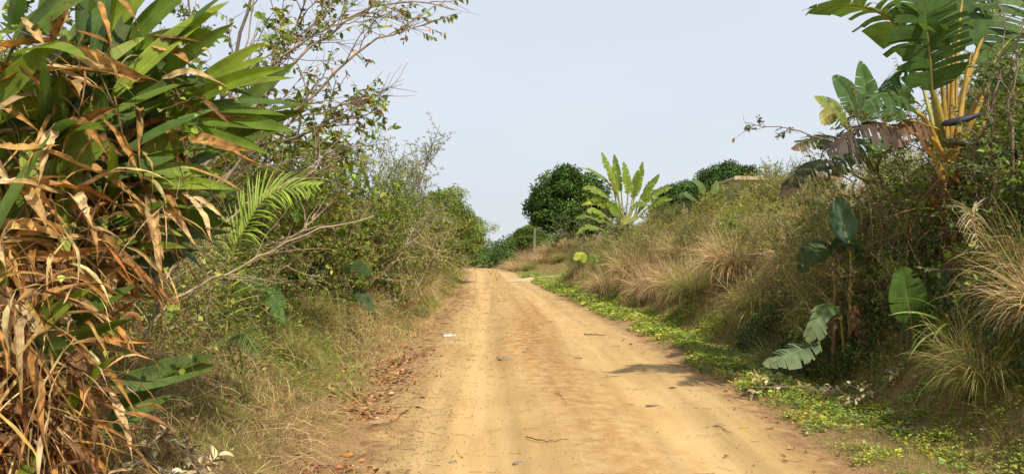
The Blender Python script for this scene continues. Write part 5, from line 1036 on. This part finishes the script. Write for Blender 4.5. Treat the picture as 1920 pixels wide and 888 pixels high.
# crushed clear plastic bottle
x_, y_ = G(841, 633); g = Geo(); xs_ = np.linspace(0, .24, 22); pr_ = np.interp(xs_, [0, .005, .02, .10, .13, .17, .20, .205, .24], [.012, .03, .033, .03, .034, .032, .014, .014, .014])*(1+.06*np.sin(np.arange(22)*2.1))
p = np.stack([xs_, .01*np.sin(xs_*25), 0*xs_+.03], 1); one_tube(g, p, pr_, 12, (.8, .8, .8)); o = thing('plastic_bottle', 'crushed clear plastic bottle lying at the left edge of the road', 'bottle', (x_-.1, y_, float(height(x_, y_))+.015), .5)
link('bottle_body', g.mesh('bottle_body', M['bottle']), o); g = Geo(); one_tube(g, np.array([[.24, .0, .03], [.262, 0, .03]])+[0, .01*math.sin(6), 0], [.016, .016], 12, (.5, .5, .6)); link('cap', g.mesh('cap', M['china']), o)
# twigs and single leaves
TW = [((985, 818), (1020, 828), (1065, 826), .006, 'long curved brown twig on the middle of the road'), ((1095, 625), (1110, 627), (1135, 630), .012, 'dark stick lying on the right wheel track'), ((1340, 800), (1355, 806), (1370, 815), .005, 'short twig near the right road edge'), ((700, 800), (735, 795), (760, 775), .005, 'bent twig among litter at the left edge'), ((1040, 740), (1050, 742), (1062, 760), .004, 'thin twig near the middle of the right wheel track')]
for a1, a2, a3, rd, lab in TW:
    p = np.array([[*G(*q), 0] for q in (a1, a2, a3)]); p[:, 2] = height(p[:, 0], p[:, 1])+.03; sp_ = spline(p, 12); sp_[1:-1] += r.normal(0, .006, (10, 3)); g = Geo(); one_tube(g, sp_-sp_[0], np.linspace(rd, rd*.5, 12), 5, (.14, .08, .045)); o = link('twig', g.mesh('twig', M['bark']), loc=sp_[0]); tag(o, lab, 'twig', 'twigs on the road')
for px, py, L_, c_, lab in [(1382, 803, .11, (.55, .33, .07), 'yellow fallen leaf near the right road edge'), (1252, 727, .12, (.16, .08, .05), 'curled dark brown leaf standing on the right wheel track'), (640, 850, .13, (.55, .25, .06), 'orange fallen leaf at the bottom left corner of the road')]:
    x_, y_ = G(px, py); g = Geo(); ribbons(g, np.array([[0, 0, 0.]]), np.array([[1, .2, .5]]), L_, L_*.3, 1.2, S=8, fold=.5, across=5, prof='lance', side=np.array([[0, 1, .2]]), col=np.array([c_]), r=r); o = link('fallen_leaf', g.mesh('fallen_leaf', M['dead']), loc=(x_, y_, float(height(x_, y_))+.015)); tag(o, lab, 'leaf', 'single leaves on the road')
# branches with bleached leaves
def bleached(ctrl, lab, n, L_, seed):
    rr = np.random.default_rng(seed); p = np.array([[P(a, b, c)[0], c, 0] for a, b, c in ctrl]); p[:, 2] = height(p[:, 0], p[:, 1])+np.linspace(.04, .16, len(p))
    sp_ = spline(p, 14); base = sp_[0].copy(); t = thing('fallen_branch', lab, 'branch', base, group='fallen branches with bleached leaves'); g = Geo(); one_tube(g, sp_-base, np.linspace(.008, .003, 14), 5, (.3, .24, .17))
    s, dd, par, tq = sprout(rr, (sp_-base)[None], 10, .1, 1, .9, .7); q = grow(rr, s, dd*[1, 1, .5], .22, 4, .1, 0); tubes(g, q, np.full((10, 5), .003), 4, np.full((10, 3), .25)); link('stem', g.mesh('stem', M['bark']), t)
    s, dd, par, tq = sprout(rr, q, n//10, .2, 1, .8, .6); g = Geo(); m = len(s); s[:, 2] = np.maximum(s[:, 2], height(s[:, 0]+base[0], s[:, 1]+base[1])-base[2]+.03)
    ribbons(g, s, dd+[0, 0, .1], rr.uniform(.6, 1.1, m)*L_, L_*.2, rr.uniform(.3, 1.4, m), S=6, fold=.5, across=3, prof='lance', col=pick(rr, [(2, (.78, .68, .40)), (1, (.6, .48, .25)), (.6, (.3, .24, .15))], m, .12), r=rr, twist=rr.normal(0, .8, m)); link('leaves', g.mesh('leaves', M['dead']), t)
bleached([(290, 800, 4.9), (330, 800, 4.6), (400, 850, 4.3)], 'fallen branch with curled whitish leaves at the bottom left', 90, .10, 1)
bleached([(250, 850, 4.5), (330, 880, 4.2), (400, 880, 4.1)], 'second whitish leaved branch lying under the first at the bottom left edge', 90, .09, 2)
bleached([(1540, 655, 8.9), (1480, 690, 8.4), (1390, 705, 8.3)], 'bleached branch lying on the right verge beside the broken leaf', 70, .10, 3)
bleached([(1700, 660, 7.8), (1640, 690, 7.6), (1560, 690, 7.8)], 'pale leaved branch in the shade behind the right verge', 60, .09, 4)
# purple flowers dotted in the right verge
g = Geo(); n = 26; y = r.uniform(5.5, 14, n); d = r.uniform(.5, 1.5, n); x = xr(y)+d; pts = put(x, y)
for k in range(5): leaves(g, pts+[0, 0, .1], np.tile([math.cos(k*1.26), math.sin(k*1.26), .3], (n, 1)), np.tile([0, -.3, 1.], (n, 1)), .016, .014, np.tile([.42, .34, .62], (n, 1)))
link('purple_flowers', g.mesh('purple_flowers', M['leaf']), kind='stuff')
